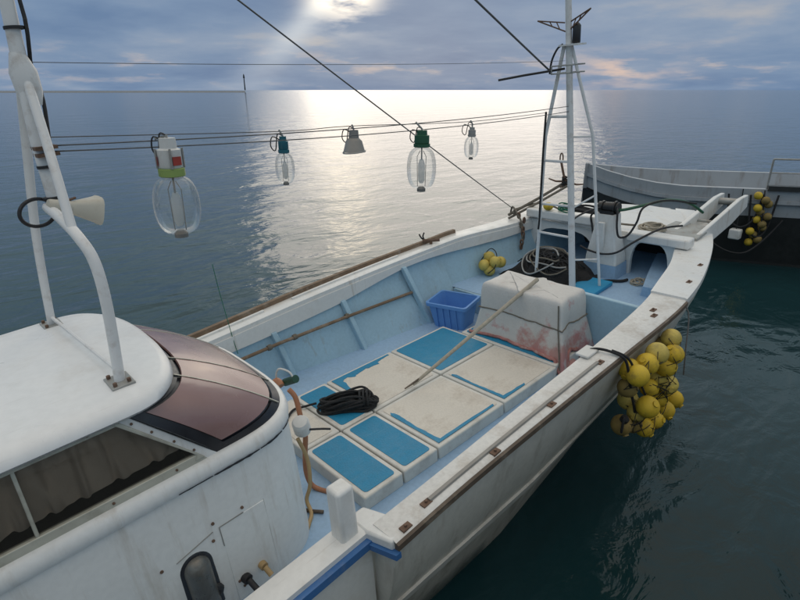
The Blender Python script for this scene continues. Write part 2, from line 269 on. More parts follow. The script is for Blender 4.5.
# ------------------------------------------------------------------ builders
class Thing:
    pass
def link(o): COL.objects.link(o); return o
def tag(o, label=None, cat=None, group=None, kind=None):
    if label: o['label'] = label
    if cat: o['category'] = cat
    if group: o['group'] = group
    if kind: o['kind'] = kind
    return o
def top(name, label, cat, loc=(0, 0, 0), group=None, M=None):
    """an Empty at the thing's base, given in the boat's own coordinates"""
    o = link(bpy.data.objects.new(name, None)); o.empty_display_size = .1
    o.matrix_world = (BM if M is None else M) @ Matrix.Translation(loc)
    o['_loc'] = tuple(loc)
    return tag(o, label, cat, group)
class MB:
    def __init__(s): s.v = []; s.f = []
    def add(s, v, f):
        k = len(s.v); s.v += [tuple(p) for p in v]; s.f += [tuple(i + k for i in q) for q in f]; return s
    def box(s, a, b):
        (x0, y0, z0), (x1, y1, z1) = a, b
        return s.add([(x0,y0,z0),(x1,y0,z0),(x1,y1,z0),(x0,y1,z0),(x0,y0,z1),(x1,y0,z1),(x1,y1,z1),(x0,y1,z1)], [(0,3,2,1),(4,5,6,7),(0,1,5,4),(1,2,6,5),(2,3,7,6),(3,0,4,7)])
    def prism(s, poly, d):
        """poly: list of points, extruded by vector d"""
        n = len(poly); d = Vector(d)
        v = [Vector(p) for p in poly] + [Vector(p) + d for p in poly]
        return s.add(v, [tuple(range(n))[::-1], tuple(range(n, 2 * n))] + [(i, (i + 1) % n, n + (i + 1) % n, n + i) for i in range(n)])
    def tube(s, pts, r, n=8, closed=False, smooth=0):
        pts = [Vector(p) for p in pts]
        if smooth: pts = catmull(pts, smooth, closed)
        m = len(pts); rr = r if isinstance(r, (list, tuple)) else None
        ring = []; prev = None
        for i, p in enumerate(pts):
            a = pts[(i - 1) % m] if (closed or i > 0) else p; b = pts[(i + 1) % m] if (closed or i < m - 1) else p
            t = (b - a); t = t.normalized() if t.length > 1e-9 else Vector((0, 0, 1))
            if prev is None:
                up = Vector((0, 0, 1)) if abs(t.z) < .9 else Vector((1, 0, 0)); nx = t.cross(up).normalized()
            else:
                nx = (prev - t * prev.dot(t)); nx = nx.normalized() if nx.length > 1e-6 else t.orthogonal().normalized()
            prev = nx; ny = t.cross(nx)
            q = (rr[0] + (rr[-1] - rr[0]) * i / max(1, m - 1)) if rr else r
            ring.append([p + (nx * math.cos(2 * math.pi * k / n) + ny * math.sin(2 * math.pi * k / n)) * q for k in range(n)])
        v = [p for rg in ring for p in rg]; f = []
        for i in range(m if closed else m - 1):
            j = (i + 1) % m
            for k in range(n): f.append((i * n + k, i * n + (k + 1) % n, j * n + (k + 1) % n, j * n + k))
        if not closed: f.append(tuple(range(n))[::-1]); f.append(tuple((m - 1) * n + k for k in range(n)))
        return s.add(v, f)
    def lathe(s, prof, c=(0, 0, 0), n=20, axis=None):
        """prof: (radius, height) from the bottom up, around an axis through c"""
        c = Vector(c); ax = Vector(axis).normalized() if axis else Vector((0, 0, 1)); q = Vector((0, 0, 1)).rotation_difference(ax)
        v = []; f = []
        for (r, h) in prof:
            for k in range(n): v.append(c + q @ Vector((r * math.cos(2 * math.pi * k / n), r * math.sin(2 * math.pi * k / n), h)))
        for i in range(len(prof) - 1):
            for k in range(n): f.append((i * n + k, i * n + (k + 1) % n, (i + 1) * n + (k + 1) % n, (i + 1) * n + k))
        f.append(tuple(range(n))[::-1]); f.append(tuple((len(prof) - 1) * n + k for k in range(n)))
        return s.add(v, f)
    def ball(s, c, r, seg=14, rings=9, sq=(1, 1, 1)):
        prof = [(max(r * math.sin(math.pi * i / rings), 1e-4), -r * math.cos(math.pi * i / rings)) for i in range(rings + 1)]
        k = len(s.v); s.lathe(prof, (0, 0, 0), seg)
        for i in range(k, len(s.v)): x, y, z = s.v[i]; s.v[i] = (x * sq[0] + c[0], y * sq[1] + c[1], z * sq[2] + c[2])
        return s
    def grid(s, rows, closed=False):
        n = len(rows[0]); v = [p for r in rows for p in r]; f = []
        for i in range(len(rows) - 1):
            for k in range(n if closed else n - 1): f.append((i * n + k, i * n + (k + 1) % n, (i + 1) * n + (k + 1) % n, (i + 1) * n + k))
        return s.add(v, f)
    def build(s, name, material, parent=None, smooth=False, bevel=0, label=None, segs=2, fix=True, angle=40):
        off = Vector(root_loc(parent)) if parent is not None else Vector((0, 0, 0))
        me = bpy.data.meshes.new(name); me.from_pydata([tuple(Vector(p) - off) for p in s.v], [], s.f)
        if fix:
            bm = bmesh.new(); bm.from_mesh(me); bmesh.ops.recalc_face_normals(bm, faces=bm.faces); bm.to_mesh(me); bm.free()
        me.materials.append(MATS[material] if isinstance(material, str) else material)
        o = link(bpy.data.objects.new(name, me))
        if parent is not None: o.parent = parent
        if smooth:
            me.shade_smooth()
            if angle: 
                try: me.set_sharp_from_angle(angle=R(angle))
                except Exception: pass
        if bevel:
            b = o.modifiers.new('bevel', 'BEVEL'); b.width = bevel; b.segments = segs; b.limit_method = 'ANGLE'; b.angle_limit = R(35); b.harden_normals = False
            me.shade_smooth()
            try: me.set_sharp_from_angle(angle=R(35))
            except Exception: pass
        if label: o['label'] = label
        return o
def root_loc(o):
    while o.parent is not None: o = o.parent
    return o.get('_loc', (0, 0, 0))
def catmull(pts, k, closed=False):
    out = []; n = len(pts)
    for i in range(n if closed else n - 1):
        g = (lambda j: pts[j % n]) if closed else (lambda j: pts[max(0, min(n - 1, j))])
        p0, p1, p2, p3 = g(i - 1), g(i), g(i + 1), g(i + 2)
        for s in range(k):
            t = s / k
            out.append(0.5 * ((2 * p1) + (p2 - p0) * t + (2 * p0 - 5 * p1 + 4 * p2 - p3) * t * t + (3 * p1 - p0 - 3 * p2 + p3) * t ** 3))
    if not closed: out.append(pts[-1])
    return out
def interp(tab, y):
    """tab: rows (y, a, b, ...) sorted by y"""
    if y <= tab[0][0]: return tab[0][1:]
    for a, b in zip(tab, tab[1:]):
        if y <= b[0]:
            t = (y - a[0]) / (b[0] - a[0]); return tuple(p + (q - p) * t for p, q in zip(a[1:], b[1:]))
    return tab[-1][1:]
def smooth_tab(tab, k=4):
    out = catmull([Vector((r + (0, 0, 0, 0))[:4]) if len(r) <= 4 else Vector(r) for r in tab], k)
    return [tuple(v)[:len(tab[0])] for v in out]

# ------------------------------------------------------------------ the sea
m = MB()
def sea():
    n = 24; rad = [0, 3, 6, 12, 25, 60, 150, 400, 1200, 4000, 12000, 30000]
    v = [(0, 0, 0)]; f = []
    for r in rad[1:]:
        for k in range(n): v.append((r * math.cos(2 * math.pi * k / n), r * math.sin(2 * math.pi * k / n), 0))
    for k in range(n): f.append((0, 1 + k, 1 + (k + 1) % n))
    for i in range(len(rad) - 2):
        for k in range(n): a = 1 + i * n; b = a + n; f.append((a + k, b + k, b + (k + 1) % n, a + (k + 1) % n))
    return v, f
m.add(*sea()); o = m.build('sea', 'sea_water'); tag(o, kind='structure')

# out-of-view concrete edge beneath the viewer, added to shade the water and hull
m = MB(); m.box((3.07, -40, -4), (14, 9.0, 1.55)); m.box((3.04, -40, 1.33), (3.4, 9.0, 1.57)); o = m.build('unseen_quay', 'concrete', bevel=.02); tag(o, kind='structure')
# ------------------------------------------------------------------ the fishing boat
boat = top('fishing_boat', 'white and light blue fishing boat with wheelhouse, hatches and ladder mast in the foreground', 'boat')
# starboard rail: y, inner x, outer x, top z
SB = [(-0.35,1.28,1.45,.46),(.18,1.30,1.46,.50),(.87,1.30,1.48,.53),(1.77,1.29,1.50,.55),(2.70,1.23,1.50,.545),(3.35,1.11,1.43,.52),(3.92,.98,1.31,.48),(4.5,.80,1.16,.44),(5.04,.66,1.0,.40),(5.7,.42,.76,.36),(6.2,.18,.50,.35),(6.5,.02,.28,.35)]
PT = [(-0.35,-1.33,-1.52,.475),(.3,-1.33,-1.53,.50),(1.1,-1.33,-1.53,.535),(2.0,-1.34,-1.545,.55),(2.9,-1.33,-1.53,.56),(3.4,-1.27,-1.50,.575),(4.1,-1.14,-1.42,.555),(4.6,-1.05,-1.36,.57),(5.0,-.98,-1.30,.575),(5.5,-.78,-1.12,.53),(5.9,-.54,-.86,.48),(6.25,-.26,-.50,.42),(6.5,-.05,-.10,.36)]
SBs = smooth_tab(SB, 5); PTs = smooth_tab(PT, 5)
def hull_section(y, xo, z, side):
    """points from the rail down to the keel"""
    wl = interp([(-6, 1.12), (-2, 1.10), (.3, 1.07), (1.0, 1.04), (2.2, .86), (3.5, .64), (4.7, .40), (5.6, .16), (6.5, .01)], y)[0]
    kz = interp([(-6, -1.05), (2, -1.25), (4.5, -1.35), (5.6, -1.15), (6.2, -.75), (6.6, -.1)], y)[0]
    zw = -WATER_DROP - .08 * y * 1.0
    ax = abs(xo)
    x1 = ax - .015; x2 = ax - .03; x3 = ax - (ax - wl) * .22; x4 = ax - (ax - wl) * .45
    zk = max(kz + .02, zw - .1)
    return [(side * x1, y, z - .055), (side * x2, y, z - .16), (side * x3, y, z - (z - zw) * .33), (side * x4, y, z - (z - zw) * .52), (side * (wl + (ax - wl) * .18), y, z - (z - zw) * .82), (side * wl * .96, y, min(zk + .06, z - (z - zw) * 1.04)), (side * wl * .55, y, min(zk, kz + .18)), (0.0 + (0.12 if y > 6 else 0) , y, min(kz, zk))]
rows = []
for (y, xi, xo, z) in SBs: rows.append(hull_section(y, xo, z, 1))
rowsA = [hull_section(y, 1.30, zz, 1) for y, zz in ((-5.6, .62), (-4, .50), (-2.5, .43), (-1.2, .41), (-.36, .435))]
m = MB(); m.grid(rows); m.grid(rowsA)
prow = [hull_section(y, xo, z, -1) for (y, xi, xo, z) in PTs]
prowA = [hull_section(y, -1.40, zz, -1) for y, zz in ((-5.6, .62), (-4, .50), (-2.5, .45), (-1.2, .44), (-.36, .455))]
m.grid(prow); m.grid(prowA)
tr = rowsA[0] + prowA[0][::-1]; m.add(tr, [tuple(range(len(tr)))])          # transom
st = [rows[-1][i] for i in range(8)]; sp = [prow[-1][i] for i in range(8)]; stem = [(.16, 6.62, .29), (.15, 6.6, .17), (.14, 6.55, -.05), (.13, 6.5, -.2), (.12, 6.35, -.5), (.1, 6.1, -.8), (.1, 5.9, -1.0), (.1, 5.7, -1.1)]
m.grid([st, stem, sp])
m.grid([rowsA[-1], rows[0]]); m.grid([prowA[-1], prow[0]])
hull = m.build('hull', 'hull_white', boat, smooth=True, angle=50)
# knuckle band along the side of the hull
def offset_strip(tab, sec_i, sec_j, t0, t1, out, side, y0=-9, y1=9):
    r = []
    for row in tab:
        a, b = Vector(row[sec_i]), Vector(row[sec_j])
        if not (y0 <= a.y <= y1): continue
        p, q = a.lerp(b, t0), a.lerp(b, t1); o_ = Vector((out * side, 0, .0))
        r.append([p, p + o_, q + o_, q])
    return r
m = MB(); m.grid(offset_strip(rows, 3, 4, .0, .22, .018, 1, -.36, 5.5)); m.build('hull_band', 'hull_band', boat, smooth=True)
# rubbing strake under the starboard rail
def strake(tab, side, name, z0, z1, out, ya=-9, yb=9, material='rubber_brown'):
    m = MB(); r = []
    for (y, xi, xo, z) in tab:
        if ya <= y <= yb:
            a = abs(xo) - .012
            r.append([(side * a, y, z - z0), (side * (a + out), y, z - z0 - .006), (side * (a + out), y, z - z1 + .006), (side * a, y, z - z1)])
    m.grid(r); m.add(r[0], [(0, 1, 2, 3)]); m.add(r[-1], [(0, 1, 2, 3)])
    return m.build(name, material, boat, smooth=True, angle=30)
strake(SBs, 1, 'rubbing_strake', .006, .052, .03, -.36, 3.02); strake(PTs, -1, 'rubbing_strake', .02, .07, .03, -.36, 5)
# rail caps
def cap(tab, side, name, th, ya, yb, lift=0, material='cap_white', grow=0):
    m = MB(); r = []
    for (y, xi, xo, z) in tab:
        if ya <= y <= yb:
            z += lift
            r.append([(xi - side * (.0 + grow), y, z - .004), (xi + side * .012, y, z), (xo - side * .012, y, z), (xo + side * grow, y, z - .008), (xo + side * grow, y, z - th), (xi - side * grow, y, z - th)])
    m.grid(r, closed=True); m.add(r[0], [tuple(range(6))]); m.add(r[-1], [tuple(range(6))])
    return m.build(name, material, boat, smooth=True, angle=35)
cap(SBs, 1, 'rail_cap', .05, -.36, 3.02); cap(SBs, 1, 'rail_cap', .06, 2.98, 9, .018, 'white_gelcoat', .006)
cap(PTs, -1, 'rail_cap', .05, -.36, 9, 0, 'white_gelcoat')
# white inner coaming of the port rail with its curved lower edge
low = [(-.36,.30),(.4,.31),(.9,.325),(1.4,.345),(1.7,.38),(2.0,.415),(2.35,.45),(2.7,.45),(3.1,.43),(3.5,.41),(4.0,.40),(4.6,.42)]
m = MB(); r = []
for (y, xi, xo, z) in PTs:
    if y <= 4.7:
        zl = interp(low, y)[0]
        r.append([(xi, y, z - .046), (xi + .012, y, z - .046), (xi + .016, y, zl), (xi - .03, y, zl - .004)])
m.grid(r); m.build('coaming', 'white_gelcoat', boat, smooth=True, angle=30)
# aft bulwark (starboard) with its blue stripe, and the corner where the fore rail begins
AFT = [(-5.6, .60), (-4, .48), (-2.5, .41), (-1.2, .40), (-.36, .44)]
AFTs = [(y, interp(AFT, y)[0]) for y in [-5.6 + i * .2 for i in range(27)] if y < -.4] + [(-.38, .44)]
m = MB(); r = []
for y, z in AFTs:
    w = 1.14
    r.append([(w, y, z - .6), (w, y, z), (w + .008, y, z + .004), (1.27, y, z + .004), (1.285, y, z - .004), (1.285, y, z - .03), (1.26, y, z - .6)])
m.grid(r); m.add(r[-1], [tuple(range(7))]); m.build('bulwark', 'white_gelcoat', boat, smooth=True, angle=35)
m = MB(); r = []
for y, z in AFTs + [(-.375, .44)]: r.append([(1.27, y, z - .032), (1.315, y, z - .034), (1.318, y, z - .075), (1.27, y, z - .08)])
m.grid(r); m.add(r[-1], [(0, 1, 2, 3)]); m.build('blue_stripe', 'stripe_blue', boat, smooth=True, angle=35)
m = MB(); r = []
for y, z in AFTs: r.append([(-1.26, y, z - .6), (-1.24, y, z + .02), (-1.40, y, z + .02), (-1.40, y, z - .05)])
m.grid(r); m.build('bulwark', 'white_gelcoat', boat, smooth=True, angle=35)
m = MB(); m.prism([(1.14, -.40, .385), (1.285, -.40, .385), (1.435, -.365, .40), (1.435, -.30, .40), (1.285, -.26, .40), (1.14, -.30, .385)], (0, 0, .062)); m.build('rail_corner', 'white_gelcoat', boat, bevel=.012)
m = MB(); m.prism([(1.285, -.412, .36), (1.318, -.412, .36), (1.47, -.372, .37), (1.47, -.34, .37), (1.44, -.345, .37), (1.30, -.385, .36)], (0, 0, .035)); m.build('blue_stripe', 'stripe_blue', boat)
# bollard post on the aft end of the starboard rail
m = MB(); P0 = Vector((1.205, -.47, .40)); m.add([(P0 + Vector(p)) for p in [(-.052,-.052,0),(.052,-.052,0),(.052,.052,0),(-.052,.052,0),(-.05,-.04,.33),(.05,-.04,.33),(.05,.06,.33),(-.05,.06,.33)]], [(0,3,2,1),(4,5,6,7),(0,1,5,4),(1,2,6,5),(2,3,7,6),(3,0,4,7)])
m.build('mooring_post', 'white_gelcoat', boat, bevel=.018, segs=3)
# inner bulwarks and deck
def deck_z(y): return -.115 - .03 * y
DW = [(-5.6, 1.1, -1.2), (-1, 1.13, -1.25), (.4, 1.17, -1.29), (1.1, 1.15, -1.18), (2.2, 1.10, -1.06), (3.0, 1.02, -1.02)]
m = MB(); r = []
for i in range(28):
    y = -5.5 + i * (8.5 / 27); a, b = interp(DW, y); r.append([(a + .02, y, deck_z(y)), (.5, y, deck_z(y) + .012), (-.5, y, deck_z(y) + .012), (b - .02, y, deck_z(y))])
m.grid(r); m.build('deck', 'deck_blue', boat)
def inner(tab, side, ya, yb, floor, name='bulwark'):
    m = MB(); r = []; yb = min(yb, tab[-1][0])
    for k in range(41):
            y = ya + (yb - ya) * k / 40; xi, xo, z = interp(tab, y)
            zf = floor(y); a = interp(DW, y); xd = (a[0] if side > 0 else a[1])
            if ya > 2: xd = xi - side * .12
            r.append([(xi + side * .03, y, z - .045), (xi + side * .015, y, z - .2), (xd, y, zf - .01)])
    m.grid(r); return m.build(name, 'bulwark_blue', boat, smooth=True, angle=40)
inner(SBs, 1, -.36, 2.98, deck_z); inner(PTs, -1, -.36, 2.98, deck_z)
FZ = .05
inner(SBs, 1, 2.94, 9, lambda y: FZ); inner(PTs, -1, 2.94, 9, lambda y: FZ)
# raised fore deck, its riser and the starboard bulkhead
m = MB(); r = []
for y in (2.97, 3.4, 3.9, 4.4, 4.9, 5.4, 5.9, 6.3):
    a = interp(SBs, y)[0] - .05; b = interp(PTs, y)[0] + .05; r.append([(a, y, FZ), (b, y, FZ)])
m.grid(r); m.build('fore_deck', 'deck_blue', boat)
m = MB(); m.box((-1.12, 2.94, -.24), (.42, 2.975, FZ - .004)); m.build('deck_riser', 'bulwark_blue', boat)
m = MB(); m.add([(.40, 2.935, -.24), (1.06, 2.935, -.24), (1.225, 2.935, .385), (.40, 2.935, .40), (.40, 2.985, -.24), (1.06, 2.985, -.24), (1.225, 2.985, .385), (.40, 2.985, .40)], [(0,1,2,3),(7,6,5,4),(0,4,5,1),(1,5,6,2),(2,6,7,3),(3,7,4,0)])
m.build('bulkhead', 'bulwark_blue', boat, bevel=.01)
m = MB(); m.tube([(.575, 2.94, .24), (.575, 2.915, .24)], .018, 10); m.build('drain_plug', 'rusty', boat)
# ledge inside the starboard bow
m = MB(); r = []
for y in (3.95, 4.3, 4.7, 5.1): a = interp(SBs, y)[0]; r.append([(a - .02, y, .16), (a - .26, y, .16), (a - .28, y, FZ)])
m.grid(r); m.add([r[0][0], r[0][1], r[0][2], (r[0][0][0], 3.95, FZ)], [(0, 1, 2, 3)]); m.build('ledge', 'deck_blue', boat)
# port frames (ribs)
for (ty, by) in ((.60, .68), (1.44, 1.50), (2.33, 2.43), (-.1, -.05)):
    zi = interp(PTs, ty)[2]; zl = interp(low, ty)[0]
    m = MB(); a = Vector((-1.315, ty, zl + .02)); b = Vector((interp(DW, by)[1] + .0, by, deck_z(by) - .005)); w = .033; d = .055
    v = []
    for p, dd in ((a, .02), (b, d)):
        v += [p + Vector((-.03, -w, 0)), p + Vector((dd, -w * .8, 0)), p + Vector((dd, w * .8, 0)), p + Vector((-.03, w, 0))]
    m.add(v, [(0,1,5,4),(1,2,6,5),(2,3,7,6),(0,3,2,1),(4,5,6,7)]); m.build('rib', 'bulwark_blue', boat, bevel=.008)
# brown wooden rail along the port side, with a raised batten inside it
m = MB(); r = []
for (y, xi, xo, z) in PTs:
    if y <= 3.42: r.append([(xo + .035, y, z), (xo + .03, y, z + .04), (xo - .012, y, z + .04), (xo - .02, y, z)])
m.grid(r); m.add(r[0], [(0, 1, 2, 3)]); m.add(r[-1], [(0, 1, 2, 3)]); m.build('rubbing_rail', 'wood_brown', boat, smooth=True, angle=30)
for (ya, yb) in ((-.36, .75), (.8, 2.55)):
    m = MB(); r = []
    for (y, xi, xo, z) in PTs:
        if ya <= y <= yb: r.append([(xo + .10, y, z - .002), (xo + .098, y, z + .016), (xo + .07, y, z + .016), (xo + .068, y, z - .002)])
    m.grid(r); m.add(r[0], [(0, 1, 2, 3)]); m.add(r[-1], [(0, 1, 2, 3)]); m.build('batten', 'white_gelcoat', boat, smooth=True, angle=30)
# slot rail and bolt plates on the starboard cap
m = MB(); r = []
for (y, xi, xo, z) in SBs:
    if -.1 <= y <= 1.75: c = xi + (xo - xi) * .66; r.append([(c - .014, y, z + .003), (c - .01, y, z + .013), (c + .01, y, z + .013), (c + .014, y, z + .003)])
m.grid(r); m.add(r[0], [(0, 1, 2, 3)]); m.add(r[-1], [(0, 1, 2, 3)]); m.build('slot_rail', 'shade_grey', boat, smooth=True, angle=30)
for (x, y) in ((1.40, -.09), (1.425, -.26), (1.445, .42), (1.45, .98), (1.44, 1.6), (1.36, 2.62), (1.41, 2.52), (1.345, 3.4), (1.23, 4.0)):
    z = interp(SBs, y)[2] + (.018 if y > 3 else 0); m = MB(); m.box((x - .018, y - .03, z - .01), (x + .018, y + .03, z + .007)); m.tube([(x, y, z + .005), (x, y, z + .02)], .008, 8)
    m.build('bolt_plate', 'rusty', boat)
# forecastle deck with arched openings below it
m = MB(); FC = 4.5; TH = .07
def fz(y): return interp([(4.4, .575), (5.2, .565), (6.0, .50), (6.6, .42)], y)[0]
r = []
for y in (4.46, 4.8, 5.2, 5.6, 6.0, 6.3):
    a = interp(SBs, y)[0] + .03; b = interp(PTs, y)[0] - .06; z = fz(y); zs = min(z, interp(SBs, y)[2] + .045); zp = interp(PTs, y)[2] + .012; r.append([(a + (b - a) * u, y, zs + (zp - zs) * u) for u in (0, .25, .5, .75, 1)])
m.grid(r); m.build('forecastle_deck', 'white_gelcoat', boat, smooth=True, angle=30)
def arch_wall(x0, x1, zt, xa, xb, za, flip=False):
    """white wall under the forecastle edge with one arched opening from xa to xb, za high"""
    n = 14; outer = []; inn = []
    for i in range(n + 1):
        t = i / n; ang = math.pi * (1 - t); cx = (xa + xb) / 2; rx = (xb - xa) / 2
        px = cx + rx * (abs(math.cos(ang)) ** .62) * (1 if math.cos(ang) >= 0 else -1); pz = FZ + (za - FZ) * (max(0, math.sin(ang)) ** .62)
        inn.append((px, pz)); outer.append((x0 + (x1 - x0) * t, zt))
    m = MB(); rr = []
    for (ox, oz), (ix, iz) in zip(outer, inn): rr.append([(ox, FC, oz), (ix, FC, iz), (ix, FC + .05, iz), (ox, FC + .05, oz)])
    m.grid(rr); m.add([(x0, FC, zt), (x0, FC, FZ), (xa, FC, FZ)], [(0, 1, 2)]); m.add([(x1, FC, zt), (x1, FC, FZ), (xb, FC, FZ)], [(0, 1, 2)])
    return m.build('arched_wall', 'white_gelcoat', boat, smooth=True, angle=30)
arch_wall(.10, .92, .545, .30, .74, .47); arch_wall(-1.20, .10, .565, -1.02, -.16, .47)
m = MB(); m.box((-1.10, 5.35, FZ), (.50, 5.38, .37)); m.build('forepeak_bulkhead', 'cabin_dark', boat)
# wide capstan pedestal in front of the forecastle
m = MB(); v = []
for z, w, d in ((FZ, .20, .16), (.30, .19, .14), (.62, .13, .10), (.80, .12, .09)):
    v.append([(.07 - w, 4.36 - d, z), (.07 + w, 4.36 - d, z), (.07 + w, 4.36 + d * .8, z), (.07 - w, 4.36 + d * .8, z)])
m.grid(v, closed=True); m.add(v[-1], [(0, 1, 2, 3)]); m.build('pedestal', 'white_gelcoat', boat, bevel=.02)
m = MB(); v = []
for z, w, d in ((FZ, .206, .166), (.22, .200, .153)): v.append([(.07 - w, 4.36 - d, z), (.07 + w, 4.36 - d, z), (.07 + w, 4.36 + d * .8, z), (.07 - w, 4.36 + d * .8, z)])
m.grid(v, closed=True); m.build('pedestal_base', 'deck_blue', boat)
m = MB(); m.box((.02, 4.205, .34), (.10, 4.24, .72)); m.build('pedestal_rib', 'white_gelcoat', boat, bevel=.01)
m = MB(); m.tube([(-.05, 4.36, .86), (.19, 4.36, .87)], .062, 14); m.tube([(-.01, 4.36, .86), (.01, 4.36, .86)], .078, 14); m.tube([(.14, 4.36, .87), (.16, 4.36, .87)], .078, 14); m.box((.0, 4.28, .78), (.16, 4.44, .84)); m.build('winch_motor', 'black_box', boat, smooth=True, angle=30)
# white beams across the forecastle top
m = MB(); m.box((-1.12, 4.43, .585), (-.14, 4.57, .70)); m.build('cross_beam', 'white_gelcoat', boat, bevel=.02)
m = MB(); m.box((.26, 4.44, .47), (.95, 4.62, .575)); m.build('cross_beam', 'white_gelcoat', boat, bevel=.02)
# twin anchor-roller arms at the stem
def arm(x0):
    m = MB(); a = [(4.95, .36), (5.0, .44), (5.35, .50), (6.2, .66), (6.42, .665), (6.44, .50), (6.0, .37), (5.5, .29)]
    m.prism([(x0 + (y - 5) * .065, y, z) for y, z in a], (.05, .02, 0)); return m.build('roller_arm', 'white_gelcoat', boat, bevel=.01)
arm(.50); arm(.78)
m = MB(); m.tube([(.58, 6.3, .585), (.90, 6.32, .585)], .045, 14); m.build('anchor_roller', 'galvanised', boat, smooth=True, angle=30)
m = MB(); m.tube([(.54, 5.7, .46), (.86, 5.7, .46)], .018, 8); m.build('cross_bar', 'galvanised', boat)
m = MB(); m.prism([(.36, 4.95, .44), (.86, 4.95, .42), (.84, 5.5, .42), (.4, 5.5, .44)], (0, 0, .035)); m.build('bow_plate', 'galvanised', boat, bevel=.01)

# ---- wheelhouse
WX = -.03; WA = .75
def outline(y0, b, a, p, n=28, xc=WX):
    """front outline from starboard round to port"""
    pts = []
    for i in range(n + 1):
        t = math.pi * i / n; c, s = math.cos(t), math.sin(t)
        pts.append((xc + a * abs(c) ** (2 / p) * (1 if c >= 0 else -1), y0 + b * abs(s) ** (2 / p)))
    return pts
AFTY = -4.4
def ring(y0, b, a, p, z, n=28): return [(xc_, y_, z) for xc_, y_ in [(WX + a, AFTY)] + outline(y0, b, a, p, n) + [(WX - a, AFTY)]]
m = MB(); m.grid([ring(-.8, .55, .735, 3.5, -.16), ring(-.8, .55, .74, 3.5, .3), ring(-.8, .55, .735, 3.5, .765)]); wh = m.build('wheelhouse', 'cabin_white', boat, smooth=True, angle=40)
wh['label'] = 'white rounded wheelhouse with tinted wraparound windshield'
m = MB(); m.grid([ring(-.8, .55, .735, 3.5, .755), ring(-.8, .555, .755, 3.5, .77), ring(-.8, .56, .762, 3.5, .815), ring(-.8, .555, .752, 3.5, .85), ring(-.8, .54, .725, 3.5, .865), ring(-.8, .51, .69, 3.5, .86)]); m.build('sill_moulding', 'cabin_white', wh, smooth=True, angle=60)
# windshield: three curved panes between sill and roof, dark seal round each
def resample(pts, n):
    d = [0.0]
    for a, b in zip(pts, pts[1:]): d.append(d[-1] + math.hypot(b[0] - a[0], b[1] - a[1]))
    out = []; k = 0
    for i in range(n + 1):
        t = d[-1] * i / n
        while k < len(d) - 2 and d[k + 1] < t: k += 1
        u = (t - d[k]) / max(1e-9, d[k + 1] - d[k]); out.append((pts[k][0] + (pts[k + 1][0] - pts[k][0]) * u, pts[k][1] + (pts[k + 1][1] - pts[k][1]) * u))
    return out
LO = resample(outline(-.8, .53, .715, 3.5, 400), 48); HI = resample(outline(-1.13, .33, .66, 2.7, 400), 48)
def ws(i, t, out=0.0):
    i0 = int(i); fr = i - i0; i1 = min(48, i0 + 1)
    l = Vector((*LO[i0], .862)).lerp(Vector((*LO[i1], .862)), fr); h = Vector((*HI[i0], 1.235)).lerp(Vector((*HI[i1], 1.235)), fr)
    p = l.lerp(h, t); c = Vector((WX, -1.1, .6)); bul = .035 * 4 * t * (1 - t)
    d = (p - c); d.z *= .8; return p + d.normalized() * (bul + out)
def patch(i0, i1, t0, t1, out, name, material, th=.006, ni=None, nt_=6, lab=None):
    ni = ni or max(2, int((i1 - i0) * 1.0)); m = MB()
    for oo in (out, out - th): m.grid([[ws(i0 + (i1 - i0) * a / ni, t0 + (t1 - t0) * b / nt_, oo) for b in range(nt_ + 1)] for a in range(ni + 1)])
    k = (ni + 1) * (nt_ + 1); n1_ = nt_ + 1
    for a in range(ni):
        for b in (0, nt_): p = a * n1_ + b; m.f.append((p, p + n1_, p + n1_ + k, p + k))
    for b in range(nt_):
        for a in (0, ni): p = a * n1_ + b; m.f.append((p, p + 1, p + 1 + k, p + k))
    return m.build(name, material, wh, smooth=True, angle=30, label=lab)
cuts = [0.0, 10.5, 16.5, 31.5, 37.5, 48.0]
patch(0, 48, 0.0, 1.0, -.012, 'windshield_backing', 'dark_gasket', .004, 48)
for a, b in zip(cuts, cuts[1:]):
    e0 = 1.6 if a == 0 else .12; e1 = 1.6 if b == 48 else .12
    patch(a + e0, b - e1, .14, .90, .006, 'windshield_pane', 'windshield_glass', .01)
for c in cuts[1:-1]: patch(c - .10, c + .10, .03, .96, .010, 'windshield_mullion_streak', 'frame_alu', .02, 2)  # inner pair are glass seams, outer pair a light streak put in as strips
patch(0.0, 48.0, 0.0, .10, .002, 'windshield_seal', 'dark_gasket', .012, 48, 2); patch(0.0, 48.0, .93, 1.0, .002, 'windshield_seal', 'dark_gasket', .012, 48, 2)
patch(0.0, 1.5, 0.02, .98, .003, 'windshield_seal', 'dark_gasket', .012, 2); patch(46.5, 48, 0.02, .98, .003, 'windshield_seal', 'dark_gasket', .012, 2)
